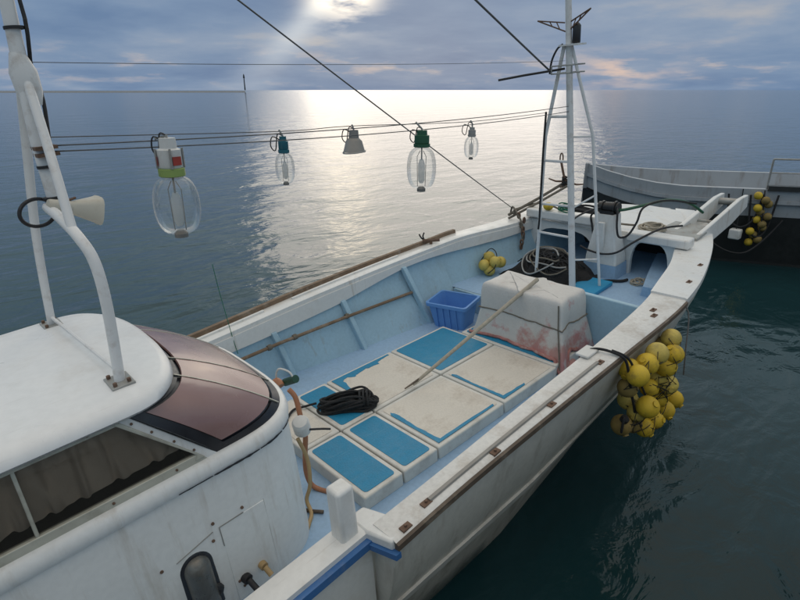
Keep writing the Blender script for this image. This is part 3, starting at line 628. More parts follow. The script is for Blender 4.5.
# side pillars, rails, sliding windows and curtains
for sd in (1, -1):
    xl = WX + sd * .715; xh = WX + sd * .66
    def S_(y, z, o_=0): return (xl + (xh - xl) * (z - .862) / .373 + sd * o_, y, z)
    def bar(pts, dep, name, material, o_=0.0, bev=.004):
        m = MB(); a = [Vector(S_(y, z, o_)) for y, z in pts]; m.prism(a, (-sd * dep, 0, 0)); return m.build(name, material, wh, bevel=bev)
    bar([(-.80, .862), (-1.13, 1.235), (-1.185, 1.235), (-.895, .90), (-.86, .862)], .03, 'window_pillar', 'cabin_white', .008)
    bar([(-.862, .88), (-1.155, 1.215), (-1.18, 1.215), (-.895, .905), (-.91, .88)], .02, 'window_frame', 'frame_alu', .016)
    bar([(-.85, .862), (-.885, .905), (-2.9, .905), (-2.9, .862)], .03, 'window_frame', 'frame_alu', .010)
    bar([(-1.15, 1.20), (-1.155, 1.236), (-2.9, 1.236), (-2.9, 1.20)], .03, 'window_frame', 'frame_alu', .010)
    bar([(-1.555, .90), (-1.545, 1.205), (-1.56, 1.205), (-1.57, .90)], .02, 'window_divider', 'frame_alu', .006)
    bar([(-2.86, .86), (-2.86, 1.237), (AFTY, 1.237), (AFTY, .86)], .04, 'side_panel', 'cabin_white', .004)
    bar([(-.88, .90), (-1.16, 1.21), (-2.87, 1.21), (-2.87, .90)], .006, 'window_pane', 'side_glass', -.006, 0)
    m = MB(); r = []
    n = 320
    fr_ = random.Random(5); FOLDS = []; c_ = 6
    while c_ < 320: FOLDS += [(c_, 1.6 + fr_.random() * 1.6, .045), (c_ + 4.5, 2.2, -.034)]; c_ += fr_.uniform(11, 26)
    for i in range(n + 1):
        y = -.86 - i * (2.02 / n); AM = lambda q: .030 * math.tanh(sum(a_ * (.55 + .9 * abs(math.sin(c_ * 7.3))) * math.exp(-((i - c_ - q * 16 * math.sin(c_ * 3.1)) / (w_ * (1 + .5 * q))) ** 2) for c_, w_, a_ in FOLDS) / .030) + .004 * math.sin(i * .19 + q)
        zt = min(1.225, .9 + (-.86 - y) * 1.2) if y > -1.2 else 1.225
        zb_ = .93; zt = max(zt, .965); r.append([S_(y, zb_, -.058 + AM(0) * .6)] + [S_(y, zb_ + .012 + (zt - zb_ - .012) * q, -.058 + AM(q)) for q in (0, .25, .5, .75, 1)])
    m.grid(r); m.build('curtain', 'curtain_brown', wh, smooth=True, angle=0)
    for y in (-1.0, -1.28, -1.75, -2.2):
        for z in (.884, 1.218):
            if z > 1 and y > -1.2: continue
            p = Vector(S_(y, z, .010)); m = MB(); m.tube([p, p + Vector((sd * .006, 0, 0))], .006, 8); m.build('bolt', 'rusty', wh)
    for (y, z) in ((-.90, .935), (-.97, 1.02), (-1.045, 1.11), (-1.11, 1.185)):
        p = Vector(S_(y - .0, z, .008)); m = MB(); m.tube([p, p + Vector((sd * .006, 0, 0))], .006, 8); m.build('bolt', 'rusty', wh)
m = MB(); m.box((WX - .64, AFTY + .05, .2), (WX + .64, -.9, .8)); m.build('dashboard', 'cabin_dark', wh)
m = MB(); m.box((WX - .735, AFTY - .04, -.16), (WX + .735, AFTY, 1.24)); m.build('rear_wall', 'cabin_white', wh)
# roof slab with rounded brim
def rring(y0, b, a, p, z, aft): return [(WX + a, aft, z)] + [(x, y, z) for x, y in outline(y0, b, a, p, 32)] + [(WX - a, aft, z)]
m = MB(); rr = [rring(-1.12, .30, .60, 2.5, 1.225, AFTY - .02), rring(-1.12, .335, .70, 2.5, 1.228, AFTY - .06), rring(-1.12, .345, .725, 2.5, 1.25, AFTY - .08), rring(-1.12, .335, .715, 2.5, 1.285, AFTY - .07), rring(-1.12, .30, .67, 2.5, 1.306, AFTY - .03), rring(-1.15, .24, .58, 2.4, 1.314, AFTY), rring(-1.2, .15, .40, 2.4, 1.320, AFTY + .1), rring(-1.3, .05, .15, 2.4, 1.324, AFTY + .2)]
m.grid(rr, closed=True); m.add(rr[-1], [tuple(range(len(rr[-1])))]); m.add(rr[0], [tuple(range(len(rr[0])))]); m.build('roof', 'roof_white', wh, smooth=True, angle=60)
# wall fittings on the starboard side
XW = .707
for (y, z) in ((-1.2, .41), (-.92, .50), (-.94, .40), (-.76, .49), (-.60, .48), (-.60, .23), (-.61, -.03), (-.71, .10), (-.87, .05), (-.85, .0)):
    x = XW if y < -.75 else XW - (y + .75) * .16
    m = MB(); m.tube([(x - .01, y, z), (x + .008, y, z)], .0085, 8); m.build('bolt', 'rusty', wh)
m = MB(); m.box((XW - .02, -.895, -.12), (XW + .0035, -.64, .455)); m.build('access_panel', 'cabin_white', wh, bevel=.003)
# cowl ventilator: a rounded hood darkened for shade, its shadow a dark sheet behind it
def hood(s, out, z0, z1, name, material):
    m = MB(); r = []
    for i in range(15):
        t = i / 14; a = math.pi * t; w = .068 * s
        row = []
        for j in range(7):
            u = j / 6; cz = z1 - .075 * s; yy = -1.05 + math.cos(a) * w * math.cos(u * math.pi / 2); 
            row.append((XW - .004 + out * math.sin(u * math.pi / 2), yy, cz + math.sin(a) * .075 * s * math.cos(u * math.pi / 2)))
        r.append(row)
    m.grid(r)
    # straight lower part
    r = []
    for k in range(2):
        row = []
        for j in range(13):
            a = math.pi * j / 12; row.append((XW - .004 + out * math.sin(a), -1.05 + math.cos(a) * .068 * s, (z1 - .075 * s) if k == 0 else z0))
        r.append(row)
    m.grid(r); m.add(r[1], [tuple(range(13))]); return m.build(name, material, wh, smooth=True, angle=60)
hood(1.30, .022, .0, .40, 'vent_shadow', 'dark_gasket'); hood(1.0, .07, .015, .38, 'vent_hood', 'vent_metal')
m = MB(); m.tube([(XW + .01, -1.05 + .075 * math.cos(a) , .10 + .035 * math.sin(a)) for a in [i * math.pi / 8 for i in range(16)]], .022, 8, closed=True); m.build('vent_mouth', 'black_rubber', wh, smooth=True)
m = MB(); m.tube([(XW - .01, -.84, .05), (XW + .03, -.83, .045)], .028, 12); m.tube([(XW + .03, -.83, .045), (XW + .10, -.815, .0)], .017, 10); m.build('hose_fitting', 'black_rubber', wh, smooth=True, angle=40)
m = MB(); m.tube([(XW - .01, -.735, .06), (XW + .03, -.73, .055)], .024, 12); m.tube([(XW + .03, -.73, .055), (XW + .075, -.72, .02)], .016, 10); m.build('hose_fitting', 'hose_tan', wh, smooth=True, angle=40)
# dark chipped edge under the sill moulding
def sill_x(y): return WX + .758 * max(0, 1 - (max(0, y + .8) / .557) ** 3.5) ** (1 / 3.5)
for ya, yb, amp in ((-1.03, -.86, .0018), (-.855, -.60, .0055), (-.595, -.44, .004), (-.43, -.36, .0025)):
    n = int((yb - ya) / .008); m = MB(); r = []
    for j in range(n + 1):
        y = ya + (yb - ya) * j / n; env = math.sin(math.pi * (j + .15) / (n + .3)) ** .5; hh = amp * env * (.45 + .9 * abs(mnoise.noise(Vector((y * 34, amp * 900, 2))) + .35)); x = sill_x(y); c_ = .7765 + .002 * mnoise.noise(Vector((y * 20, 5, 1)))
        r.append([(x - .012, y, c_ - hh), (x + .0035, y, c_ - hh), (x + .0045, y, c_ + hh), (x - .008, y, c_ + hh)])
    m.grid(r); m.build('paint_chip', 'dark_gasket', wh)
for pts in ([(XW + .0005, -.645, -.1), (XW - .002, -.64, .2), (XW - .004, -.638, .46)], [(XW + .004, -.895, .33), (XW + .004, -.895, .455), (XW + .004, -.76, .457)], [(XW + .003, -1.13, .40), (XW + .004, -.93, .452)]):
    m = MB(); m.tube(pts, .0028, 5); m.build('panel_seam', 'shade_grey', wh)
# ---- tubular mast frame on the roof
rm = MB().tube([(0, -1.0, 2.02), (-.02, -.985, 2.37), (-.05, -.95, 2.68), (-.055, -.92, 2.95), (-.07, -.85, 4.75)], [.036, .026], 14).build('roof_mast', 'tube_white', boat, smooth=True, angle=50)
rm['label'] = 'white tubular mast standing on two legs on the wheelhouse roof'
m = MB(); m.lathe([(.036, -.16), (.052, -.10), (.055, -.02), (.030, .06)], (-.052, -.95, 2.66), 14); m.build('mast_collar', 'tube_white', rm, smooth=True)
m = MB(); m.tube([(.475, -1.07, 1.30), (.455, -1.02, 1.66), (.42, -1.005, 1.86), (.345, -1.02, 1.965), (.20, -1.035, 2.03), (.0, -1.04, 2.06)], .024, 12, smooth=5); m.build('leg', 'tube_white', rm, smooth=True)
m = MB(); m.tube([(-.595, -1.13, 1.30), (-.50, -1.065, 1.83), (-.30, -.985, 2.36), (-.1, -.95, 2.66)], .022, 12, smooth=4); m.build('leg', 'tube_white', rm, smooth=True)
m = MB(); m.tube([(.30, -1.025, 2.0), (.20, -1.0, 2.2), (.09, -.975, 2.38), (-.03, -.95, 2.62)], .020, 12, smooth=4); m.build('strut', 'tube_white', rm, smooth=True)
m = MB(); m.tube([(-.58, -1.12, 1.36), (.455, -1.06, 1.36)], .010, 8); m.build('cross_brace', 'tube_white', rm, smooth=True)
for (x, y) in ((.475, -1.07), (-.595, -1.13)):
    zt = 1.318 if x > 0 else 1.312
    m = MB(); m.prism([(x - .07, y - .05, zt - .02), (x + .07, y - .05, zt - .02), (x + .07, y + .05, zt - .02), (x - .07, y + .05, zt - .02)], (0, 0, .026)); bp = m.build('base_plate', 'galvanised', rm, bevel=.003)
    for dx, dy in ((-.05, -.03), (.05, -.03), (-.05, .03), (.05, .03)):
        m = MB(); m.tube([(x + dx, y + dy, zt + .004), (x + dx, y + dy, zt + .022)], .009, 6); m.build('nut', 'rusty', bp)
m = MB(); m.tube([(-.07, -.87, 4.25), (-.5, -.88, 4.24)], .018, 8); m.tube([(-.07, -.87, 4.25), (.5, -.86, 4.24)], .018, 8); m.build('yard', 'tube_white', rm, smooth=True)
m = MB(); m.box((-.045, -1.02, 2.285), (.055, -.93, 2.30)); m.box((-.045, -1.02, 2.315), (.055, -.93, 2.33)); m.build('wire_bracket', 'rusty', rm)
# black cable clipped up the mast, with a spare loop
m = MB(); m.tube([(.012, -1.0, 2.03), (.02, -.985, 2.12), (.0, -.955, 2.3), (-.045, -.91, 2.52), (-.085, -.905, 2.66), (-.045, -.90, 2.73), (-.03, -.885, 2.83), (-.04, -.875, 3.0), (-.06, -.83, 4.2)], .0085, 8, smooth=5); cb_ = m.build('mast_cable', 'black_rubber', rm, smooth=True)
m = MB(); m.tube([Vector((-.005, -1.03, 2.045)) + Vector((.075 * math.cos(a) * .35 , -.075 * math.cos(a) - .055, .062 * math.sin(a))) for a in [i * math.pi / 8 for i in range(16)]], .0085, 8, closed=True, smooth=3); m.build('cable_loop', 'black_rubber', rm, smooth=True)
for z, x, y in ((2.24, .0, -.99), (2.1, .005, -1.01), (2.815, -.05, -.93)):
    m = MB(); m.lathe([(.040, -.006), (.040, .006)], (x, y, z), 14); m.build('cable_clip', 'black_rubber', rm)

# ---- ladder mast on the fore deck
TOPM = Vector((-.135, 3.60, 3.35))
fm = MB().tube([(.045, 3.66, FZ), (-.03, 3.61, 1.75), (-.10, 3.60, 2.99), (-.16, 3.59, 4.3)], [.037, .026], 14, smooth=3).build('ladder_mast', 'tube_white', boat, smooth=True)
fm['label'] = 'white tripod ladder mast on the fore deck'
m = MB(); m.tube([(-.47, 3.70, FZ), (-.315, 3.6, 1.75), (-.13, 3.6, 2.6)], .019, 10); m.build('leg', 'tube_white', fm, smooth=True)
m = MB(); m.tube([(.27, 3.86, FZ), (.17, 3.7, 1.75), (-.06, 3.62, 2.6)], .016, 10); m.build('leg', 'tube_white', fm, smooth=True)
for a, b in (((-.40, 3.655, .68), (.01, 3.64, .68)), ((-.365, 3.63, 1.02), (.0, 3.63, 1.03)), ((-.33, 3.61, 1.5), (-.02, 3.615, 1.5)), ((-.27, 3.6, 1.95), (-.04, 3.61, 1.95))):
    m = MB(); m.tube([a, b], .014, 8); m.build('rung', 'tube_white', fm, smooth=True)
for a, b in (((.0, 3.63, 1.0), (.215, 3.77, 1.15)), ((.03, 3.65, .42), (.255, 3.83, .42)), ((-.03, 3.61, 1.75), (.17, 3.7, 1.75))):
    m = MB(); m.tube([a, b], .010, 8); m.build('brace', 'tube_white', fm, smooth=True)
m = MB(); m.box((-.155, 3.54, 2.60), (.05, 3.70, 2.615)); m.build('lantern_bracket', 'tube_white', fm)
m = MB(); m.lathe([(.035, .0), (.038, .01), (.038, .15), (.028, .165), (.012, .18)], (-.012, 3.62, 2.617), 14); m.build('lantern', 'black_box', fm, smooth=True, angle=40)
# lattice spreader arms
for sgn, dx, dz in ((-1, -.30, .13), (1, .26, .17)):
    a = Vector((-.10, 3.6, 2.72)); b = a + Vector((dx, -.05, dz)); m = MB(); a2 = a + Vector((dx * .1, 0, .085))
    m.tube([a, b], .007, 6); m.tube([a2, b], .007, 6)
    for t in (.25, .5): m.tube([a.lerp(b, t), a2.lerp(b, t + .05)], .005, 6)
    m.build('spreader', 'rusty', fm)
m = MB()
for z in (2.36, 2.43): m.tube([(-.20, 3.5, z), (.02, 3.5, z), (.03, 3.72, z), (-.21, 3.72, z)], .008, 6, closed=True)
m.tube([(-.2, 3.5, 2.36), (-.2, 3.5, 2.43)], .008, 6); m.tube([(.02, 3.5, 2.36), (.02, 3.5, 2.43)], .008, 6); m.build('mast_cage', 'galvanised', fm)
m = MB(); m.tube([(-.10, 3.58, 2.40), (-.42, 3.35, 2.37), (-.62, 3.2, 2.345)], .011, 8); m.build('boom', 'black_rubber', fm, smooth=True)
m = MB(); m.tube([(-.25, 3.55, 2.36), (-.23, 3.55, 2.48), (-.18, 3.56, 2.58), (-.13, 3.58, 2.62)], .010, 8, smooth=5); m.build('mast_cable', 'black_rubber', fm, smooth=True)
m = MB(); pts = [Vector((-.30, 3.58, 2.0)), Vector((-.325, 3.58, 1.6)), Vector((-.36, 3.6, 1.1)), Vector((-.375, 3.61, .85)), Vector((-.40, 3.63, .72))]
m.tube(pts, .011, 8, smooth=4); m.build('lashing', 'black_rope', fm, smooth=True)

# ------------------------------------------------------------------ hatch covers
YS = [-.36, 0.0, .352, .70, 1.49, 2.275, 2.72]; XN = .717; XF = -.697; GAP = .007
def hz(y): return -.03 * y
def hatch(ya, yb, xa, xb, label, top_mat, cream=False, patches=None):
    cx, cy = (xa + xb) / 2, (ya + yb) / 2
    t = top('hatch_cover', label, 'hatch cover', (cx, cy, deck_z(cy)), 'hatch covers on the fore deck')
    xa, xb, ya, yb = xa + GAP, xb - GAP, ya + GAP, yb - GAP
    m = MB(); v = []
    for x, y in ((xa, ya), (xb, ya), (xb, yb), (xa, yb)): v.append((x, y, deck_z(y) + .002))
    for x, y in ((xa, ya), (xb, ya), (xb, yb), (xa, yb)): v.append((x, y, hz(y)))
    m.add(v, [(0,3,2,1),(4,5,6,7),(0,1,5,4),(1,2,6,5),(2,3,7,6),(3,0,4,7)]); m.build('cover', 'hatch_edge', t, bevel=.012, segs=3)
    e = .036
    def sheet(poly, name, material, lift):
        m = MB(); m.prism([(x, y, hz(y) + lift - .006) for x, y in poly], (0, 0, .006)); return m.build(name, material, t)
    def rrect(x0, y0, x1, y1, r=.025):
        out = []
        for cx_, cy_, a0 in ((x1 - r, y1 - r, 0), (x0 + r, y1 - r, 90), (x0 + r, y0 + r, 180), (x1 - r, y0 + r, 270)):
            for k in range(5): a = R(a0 + k * 22.5); out.append((cx_ + r * math.cos(a), cy_ + r * math.sin(a)))
        return out
    sheet(rrect(xa + e, ya + e, xb - e, yb - e), 'top_panel' if cream else 'anti_slip_mat', top_mat, .004)
    for poly in (patches or []): sheet([(xa + e + (xb - xa - 2 * e) * u, ya + e + (yb - ya - 2 * e) * v_) for u, v_ in poly], 'blue_coating_remnant', 'mat_blue', .0075)
    return t
def jag(pts, amp, n, inward):
    """a ragged edge line through pts"""
    out = []
    for a, b in zip(pts, pts[1:]):
        for i in range(n):
            t = i / n; out.append((a[0] + (b[0] - a[0]) * t + inward[0] * random.uniform(-amp, amp), a[1] + (b[1] - a[1]) * t + inward[1] * random.uniform(-amp, amp)))
    out.append(pts[-1]); return out
hatch(YS[1], YS[2], 0, XN, 'small blue hatch cover closest to the white mooring post', 'mat_blue')
hatch(YS[2], YS[3], 0, XN, 'small blue hatch cover between the post-side blue one and a large cream one', 'mat_blue')
Lp = [(.0, .0), (1, 0)] 
hatch(YS[3], YS[4], 0, XN, 'large cream hatch cover with blue lines along two edges, middle of the near row', 'hatch_cream', True,
      [[(.17, .0)] + [(1, 0), (1, .93)] + jag([(.965, .95), (.955, .06), (.6, .045), (.2, .06), (.12, .03)], .006, 8, (1, 1))])
hatch(YS[4], YS[5], 0, XN, 'large cream hatch cover with worn blue edging, beside the stained white tarpaulin', 'hatch_cream', True,
      [[(.08, .0)] + [(1, 0), (1, .42)] + jag([(.965, .45), (.95, .05), (.5, .03), (.12, .05), (.06, .02)], .006, 8, (1, 1))])
hatch(YS[1], YS[1] + .352, XF, 0, 'cream hatch cover partly hidden behind the wheelhouse corner and white reel', 'hatch_cream', True)
hatch(YS[2], YS[3], XF, 0, 'small blue hatch cover under the black rope coil', 'mat_blue')
hatch(YS[3], YS[4], XF, 0, 'large cream hatch cover with ragged blue coating at its port edge', 'hatch_cream', True,
      [[(0, 0), (.0, .97)] + jag([(.04, .98), (.07, .75), (.13, .70), (.10, .5), (.12, .33), (.16, .28), (.09, .2), (.12, .1), (.42, .06), (.45, .0)], .012, 4, (1, 1))])
hatch(YS[4], YS[5], XF, 0, 'large blue hatch cover in front of the blue plastic crate', 'mat_blue')
hatch(YS[5], YS[6], XF + .25, XN - .02, 'wide blue hatch cover partly under the stained white tarpaulin', 'mat_blue')
t = top('hatch_cover', 'bright cyan hatch cover on the raised fore deck beside the mast foot', 'hatch cover', (.2, 3.85, FZ), 'hatch covers on the fore deck')
m = MB(); m.box((.0, 3.62, FZ + .002), (.33, 4.05, FZ + .05)); m.build('cover', 'mat_cyan', t, bevel=.01)

# ------------------------------------------------------------------ things on deck
# black rope coil: a hank of many loops
t = top('rope_coil', 'black rope coiled in a hank on the blue hatch cover', 'rope', (-.2, .6, hz(.6)))
m = MB()
for k in range(18):
    pts = []; ph = random.uniform(0, 6); wl = .215 + random.uniform(-.04, .03); wd = .09 + random.uniform(-.035, .03); lift = .018 + .0085 * k * random.uniform(.7, 1.15)
    c = Vector((-.205, .585, hz(.6))) + Vector((random.uniform(-.02, .02), random.uniform(-.02, .02), 0)); ax = Vector((.62, .78, 0)); ay = Vector((-.78, .62, 0))
    tl = random.uniform(-.15, .15)
    for i in range(14):
        a = 2 * math.pi * i / 14; squeeze = .55 + .45 * abs(math.cos(a)) ** .7
        p = c + ax * (wl * math.cos(a + tl * .2)) + ay * (wd * math.sin(a) * squeeze + .012 * math.sin(3 * a + ph)); p.z += max(.014, lift * (.75 + .25 * math.sin(a * 2 + ph)) - .02 * abs(math.cos(a)) ** 3); pts.append(p)
    m.tube(pts, .0105, 7, closed=True, smooth=3)
m.tube([(-.42, .42, .02), (-.47, .33, .012), (-.50, .24, .012), (-.42, .12, .012), (-.33, .02, .012)], .010, 7, smooth=5)
m.build('rope', 'black_rope', t, smooth=True)
m = MB(); 
for k in range(3): m.tube([Vector((-.14, .67, .06 + k * .0)) + Vector((-.78 * .075 * math.cos(a) + .02 * k, .62 * .075 * math.cos(a) + .022 * k, .055 * math.sin(a))) for a in [i * math.pi / 6 for i in range(12)]], .010, 7, closed=True, smooth=2)
m.build('binding', 'black_rope', t, smooth=True)
# blue crate
def crate():
    t = top('crate', 'blue plastic crate standing by the port side', 'crate', (-.80, 2.55, deck_z(2.55)))
    c = Vector((-.80, 2.57, deck_z(2.55))); a = R(14)
    def Q(x, y, z): return (c.x + x * math.cos(a) - y * math.sin(a), c.y + x * math.sin(a) + y * math.cos(a), c.z + z + .003)
    hx0, hy0, hx1, hy1, h, th = .185, .145, .235, .185, .30, .008
    def rect(hx, hy, z, r=.04):
        o_ = []
        for sx, sy, a0 in ((1, 1, 0), (-1, 1, 90), (-1, -1, 180), (1, -1, 270)):
            for k in range(5): b = R(a0 + k * 22.5); o_.append(Q(sx * (hx - r) + r * math.cos(b), sy * (hy - r) + r * math.sin(b), z))
        return o_
    m = MB(); rows_ = [rect(hx0, hy0, 0), rect(hx1, hy1, h), rect(hx1 + .0, hy1, h), rect(hx1 - th, hy1 - th, h), rect(hx0 - th, hy0 - th, th)]
    m.grid(rows_, closed=True); m.add(rows_[0], [tuple(range(20))]); m.add(rows_[-1], [tuple(range(20))]); m.build('body', 'crate_blue', t, smooth=True, angle=40)
    m = MB(); rr_ = [rect(hx1 - .004, hy1 - .004, h - .035), rect(hx1 + .018, hy1 + .018, h - .033), rect(hx1 + .018, hy1 + .018, h + .004), rect(hx1 - .006, hy1 - .006, h + .004)]; m.grid(rr_, closed=True); m.build('rim', 'crate_blue', t, smooth=True, angle=40)
    for sx in (-1, 1): m = MB(); m.add([Q(sx * .19 , -.035, .18), Q(sx * .20, .0, .18), Q(sx * .205, .035, .22)], []); 
    for x in (-.12, -.04, .04, .12):
        for sy in (-1, 1):
            m = MB(); m.add([Q(x - .006, sy * (hy0 + .001), .0), Q(x + .006, sy * (hy0 + .001), .0), Q(x + .006, sy * (hy0 + .016), 0), Q(x - .006, sy * (hy0 + .016), 0), Q(x - .006, sy * hy1 * .98, h - .035), Q(x + .006, sy * hy1 * .98, h - .035), Q(x + .006, sy * (hy1 + .012), h - .035), Q(x - .006, sy * (hy1 + .012), h - .035)], [(0,1,2,3),(4,5,6,7),(0,1,5,4),(1,2,6,5),(2,3,7,6),(3,0,4,7)]); m.build('stiffener', 'crate_blue', t)
crate()
# box under a stained tarpaulin
def tarp_box():
    t = top('tarpaulin_box', 'box wrapped in a white tarpaulin stained red, tied with cord', 'covered box', (.18, 2.62, hz(2.5)))
    x0, x1, y0, y1, zt = -.26, .635, 2.44, 2.86, .465
    per = []
    def side_pts(n, a, b): return [(a[0] + (b[0] - a[0]) * i / n, a[1] + (b[1] - a[1]) * i / n) for i in range(n)]
    per = side_pts(26, (x0, y0), (x1, y0)) + side_pts(14, (x1, y0), (x1, y1)) + side_pts(26, (x1, y1), (x0, y1)) + side_pts(14, (x0, y1), (x0, y0))
    cx, cy = (x0 + x1) / 2, (y0 + y1) / 2; m = MB(); rows_ = []
    lv = [(.0, -.08, 0)]
    levels = [(zt + .030, .04), (zt + .030, .30), (zt + .03 , .62), (zt + .029, .88), (zt + .024, .965), (zt - .004, 1.002), (zt - .12, 1.012), (zt - .2, 1.004), (zt - .245, .992), (zt - .29, 1.006), (zt - .38, 1.03), (zt - .46, 1.06), (hz(2.5) + .02, 1.10)]
    for li, (z, s) in enumerate(levels):
        row = []; drop = li / (len(levels) - 1)
        for k, (x, y) in enumerate(per):
            dx, dy = x - cx, y - cy; nrm = Vector((dx / (x1 - x0), dy / (y1 - y0), 0)); corner = min(1, abs(nrm.x) * abs(nrm.y) * 4) ** 3
            sy_ = 1 + (s - 1) * (2.1 if abs(nrm.y) > .49 else 1.0)
            px, py = cx + dx * s, cy + dy * sy_
            f = mnoise.noise(Vector((x * 6, y * 6, z * .5))) * .05 * drop + mnoise.noise(Vector((x * 17, y * 17, z * .7 + 7))) * .022 * (.15 + drop) + mnoise.noise(Vector((x * 26, y * 26, z * 1.5 + 3))) * .010 * drop
            f += corner * .075 * drop * drop * (1.6 if (dx > 0 and dy < 0) else 1)
            dn = Vector((dx / .46, dy / .215, 0)); dn = dn.normalized(); px += dn.x * f; py += dn.y * f
            zz = z + mnoise.noise(Vector((x * 4, y * 4, 3))) * (.005 if li < 5 else .0)
            if li == len(levels) - 1: zz = hz(py) + .012 + max(0, mnoise.noise(Vector((x * 5, y * 5, 11)))) * .07 - (deck_drop(px, py))
            row.append((px, py, zz))
        rows_.append(row)
    m.grid(rows_, closed=True); m.add(rows_[0], [tuple(range(len(per)))])
    b = m.build('tarpaulin', 'tarp_white', t, smooth=True, angle=0)
    ss = b.modifiers.new('sub', 'SUBSURF'); ss.levels = 1; ss.render_levels = 1
    hem = [Vector(p) + Vector((0, 0, .004)) for p in rows_[-1][:42]]
    m = MB(); m.tube([p + Vector((.01 * mnoise.noise(p * 9), -.008, .01 * abs(mnoise.noise(p * 13)))) for p in hem], .016, 7, smooth=2); m.build('hem', 'hem_red', t, smooth=True)
    m = MB(); rr2 = []
    for i in range(9):
        row = []
        for j in range(9):
            u, v_ = i / 8, j / 8; x = .60 + .26 * u - .05 * v_; y = 2.34 + .20 * v_ + .08 * u
            z = deck_z(y) + .012 + .10 * (1 - u) * (.4 + .6 * v_) + .035 * mnoise.noise(Vector((x * 14, y * 14, 4))); row.append((x + .03 * mnoise.noise(Vector((x * 8, y * 8, 1))), y + .04 * mnoise.noise(Vector((x * 8, y * 8, 6))), max(deck_z(y) + .006, z)))
        rr2.append(row)
    m.grid(rr2); sp_ = m.build('loose_corner', 'tarp_white', t, smooth=True, angle=0); ss2 = sp_.modifiers.new('sub', 'SUBSURF'); ss2.levels = 1; ss2.render_levels = 1
    # cord round the middle
    m = MB(); row = rows_[8]; m.tube([Vector(p) + Vector(((p[0] - cx) * .012, (p[1] - cy) * .02, 0)) for p in row], .007, 6, closed=True); m.build('cord', 'grey_rope', t, smooth=True)
    i0 = 24; pts = [Vector(rows_[li][i0 + 1]) + Vector((.004, -.01, 0)) for li in range(5, 13)]; m = MB(); m.tube(pts, .006, 6); m.build('cord', 'grey_rope', t, smooth=True)
def deck_drop(x, y): return .11 if (x > XN - .02) else 0.0
tarp_box()
# pale pole leaning from the ladder mast over the box down to the hatch covers
t = top('wooden_pole', 'pale wooden pole leaning over the tarpaulin box down to the hatch covers', 'pole', (-.02, 1.17, 0))
m = MB(); a = Vector((-.005, 1.15, .012)); b = Vector((.235, 2.66, .555)); m.tube([a, a.lerp(b, .12), a.lerp(b, .5), b], [.013, .021], 9); m.build('shaft', 'beige_rope', t, smooth=True)
m = MB(); m.tube([a + Vector((-.012, -.09, -.004)), a.lerp(b, .05)], [.006, .013], 8); m.build('tip', 'rubber_brown', t, smooth=True)
# pipe lashed along the port bulwark
t = top('deck_pole', 'long brown pole lashed along the inside of the port bulwark', 'pole', (-1.26, 1.2, .2))
m = MB(); m.tube([(-1.25, -.3, .24), (-1.25, .6, .235), (-1.235, 1.4, .215), (-1.22, 2.42, .17)], .017, 8); m.build('shaft', 'wood_brown', t, smooth=True)
for y, z in ((.78, .232), (1.42, .214), (.5, .236)): m = MB(); m.lathe([(.027, -.02), (.03, 0), (.027, .02)], (-1.25, y, z), 10, (0, 1, 0)); m.build('lashing', 'grey_rope', t, smooth=True)
# port float cluster
def float_obj(name, c, r, parent, material, eyes=True, axis=(0, 0, 1)):
    m = MB(); m.ball(c, r, 16, 10); o = m.build('float', material, parent, smooth=True, angle=0)
    if eyes:
        m = MB(); ax = Vector(axis).normalized(); m.tube([Vector(c) + ax * (r * .93), Vector(c) + ax * (r * 1.09)], r * .28, 8); m.build('float_eye', material, o)
    return o
t = top('float_bundle', 'small cluster of dull yellow floats against the port bulwark', 'floats', (-1.02, 3.55, FZ), 'bundles of yellow floats')
for c in ((-1.08, 3.48, .19), (-.97, 3.56, .23), (-1.09, 3.60, .26), (-.98, 3.68, .19), (-1.03, 3.52, .12)):
    float_obj('float', c, .073, t, 'float_faded', True, (random.uniform(-1, 1), random.uniform(-1, 1), .6))
m = MB(); m.tube([(-1.0, 3.45, .10), (-.92, 3.5, .2), (-.98, 3.6, .33), (-1.1, 3.62, .36), (-1.17, 3.5, .2)], .006, 6, smooth=5); m.build('net_cord', 'black_rope', t)
# starboard bundle hanging outside the rail
t = top('float_bundle', 'large bundle of yellow floats hanging over the starboard side', 'floats', (1.62, 2.2, -.25), 'bundles of yellow floats')
FLOATS = [((1.57, 2.49, 0.41), 0), ((1.6, 2.16, 0.43), 0), ((1.59, 2.02, 0.4), 0), ((1.61, 1.83, 0.4), 0), ((1.61, 2.34, 0.24), 0), ((1.56, 2.35, 0.12), 0), ((1.55, 2.22, 0.08), 0), ((1.63, 2.37, 0.07), 0), ((1.58, 2.35, -0.07), 0), ((1.57, 1.98, -0.01), 0), ((1.65, 1.97, 0.08), 0), ((1.6, 2.47, -0.24), 0), ((1.63, 2.18, -0.16), 0), ((1.6, 2.08, -0.19), 0), ((1.53, 1.83, -0.06), 1), ((1.57, 2.73, -0.28), 0), ((1.53, 1.87, 0.25), 1), ((1.64, 2.38, 0.34), 0), ((1.52, 2.49, 0.33), 1), ((1.54, 2.0, -0.14), 1), ((1.51, 1.91, 0.38), 0), ((1.45, 2.29, 0.09), 0), ((1.53, 2.44, 0.05), 0), ((1.47, 2.04, 0.03), 0), ((1.5, 2.52, -0.21), 0), ((1.5, 2.15, -0.16), 0), ((1.42, 2.57, 0.3), 0)]
for (c, dirty) in FLOATS: float_obj('float', c, .080 + random.uniform(-.009, .005), t, 'float_dirty' if dirty else random.choice(('float_yellow', 'float_yellow', 'float_faded')), True, (random.uniform(-1, 1), random.uniform(-1, .4), random.uniform(-1, 1)))
m = MB(); OUTW = Vector((.72, -.66, .20))
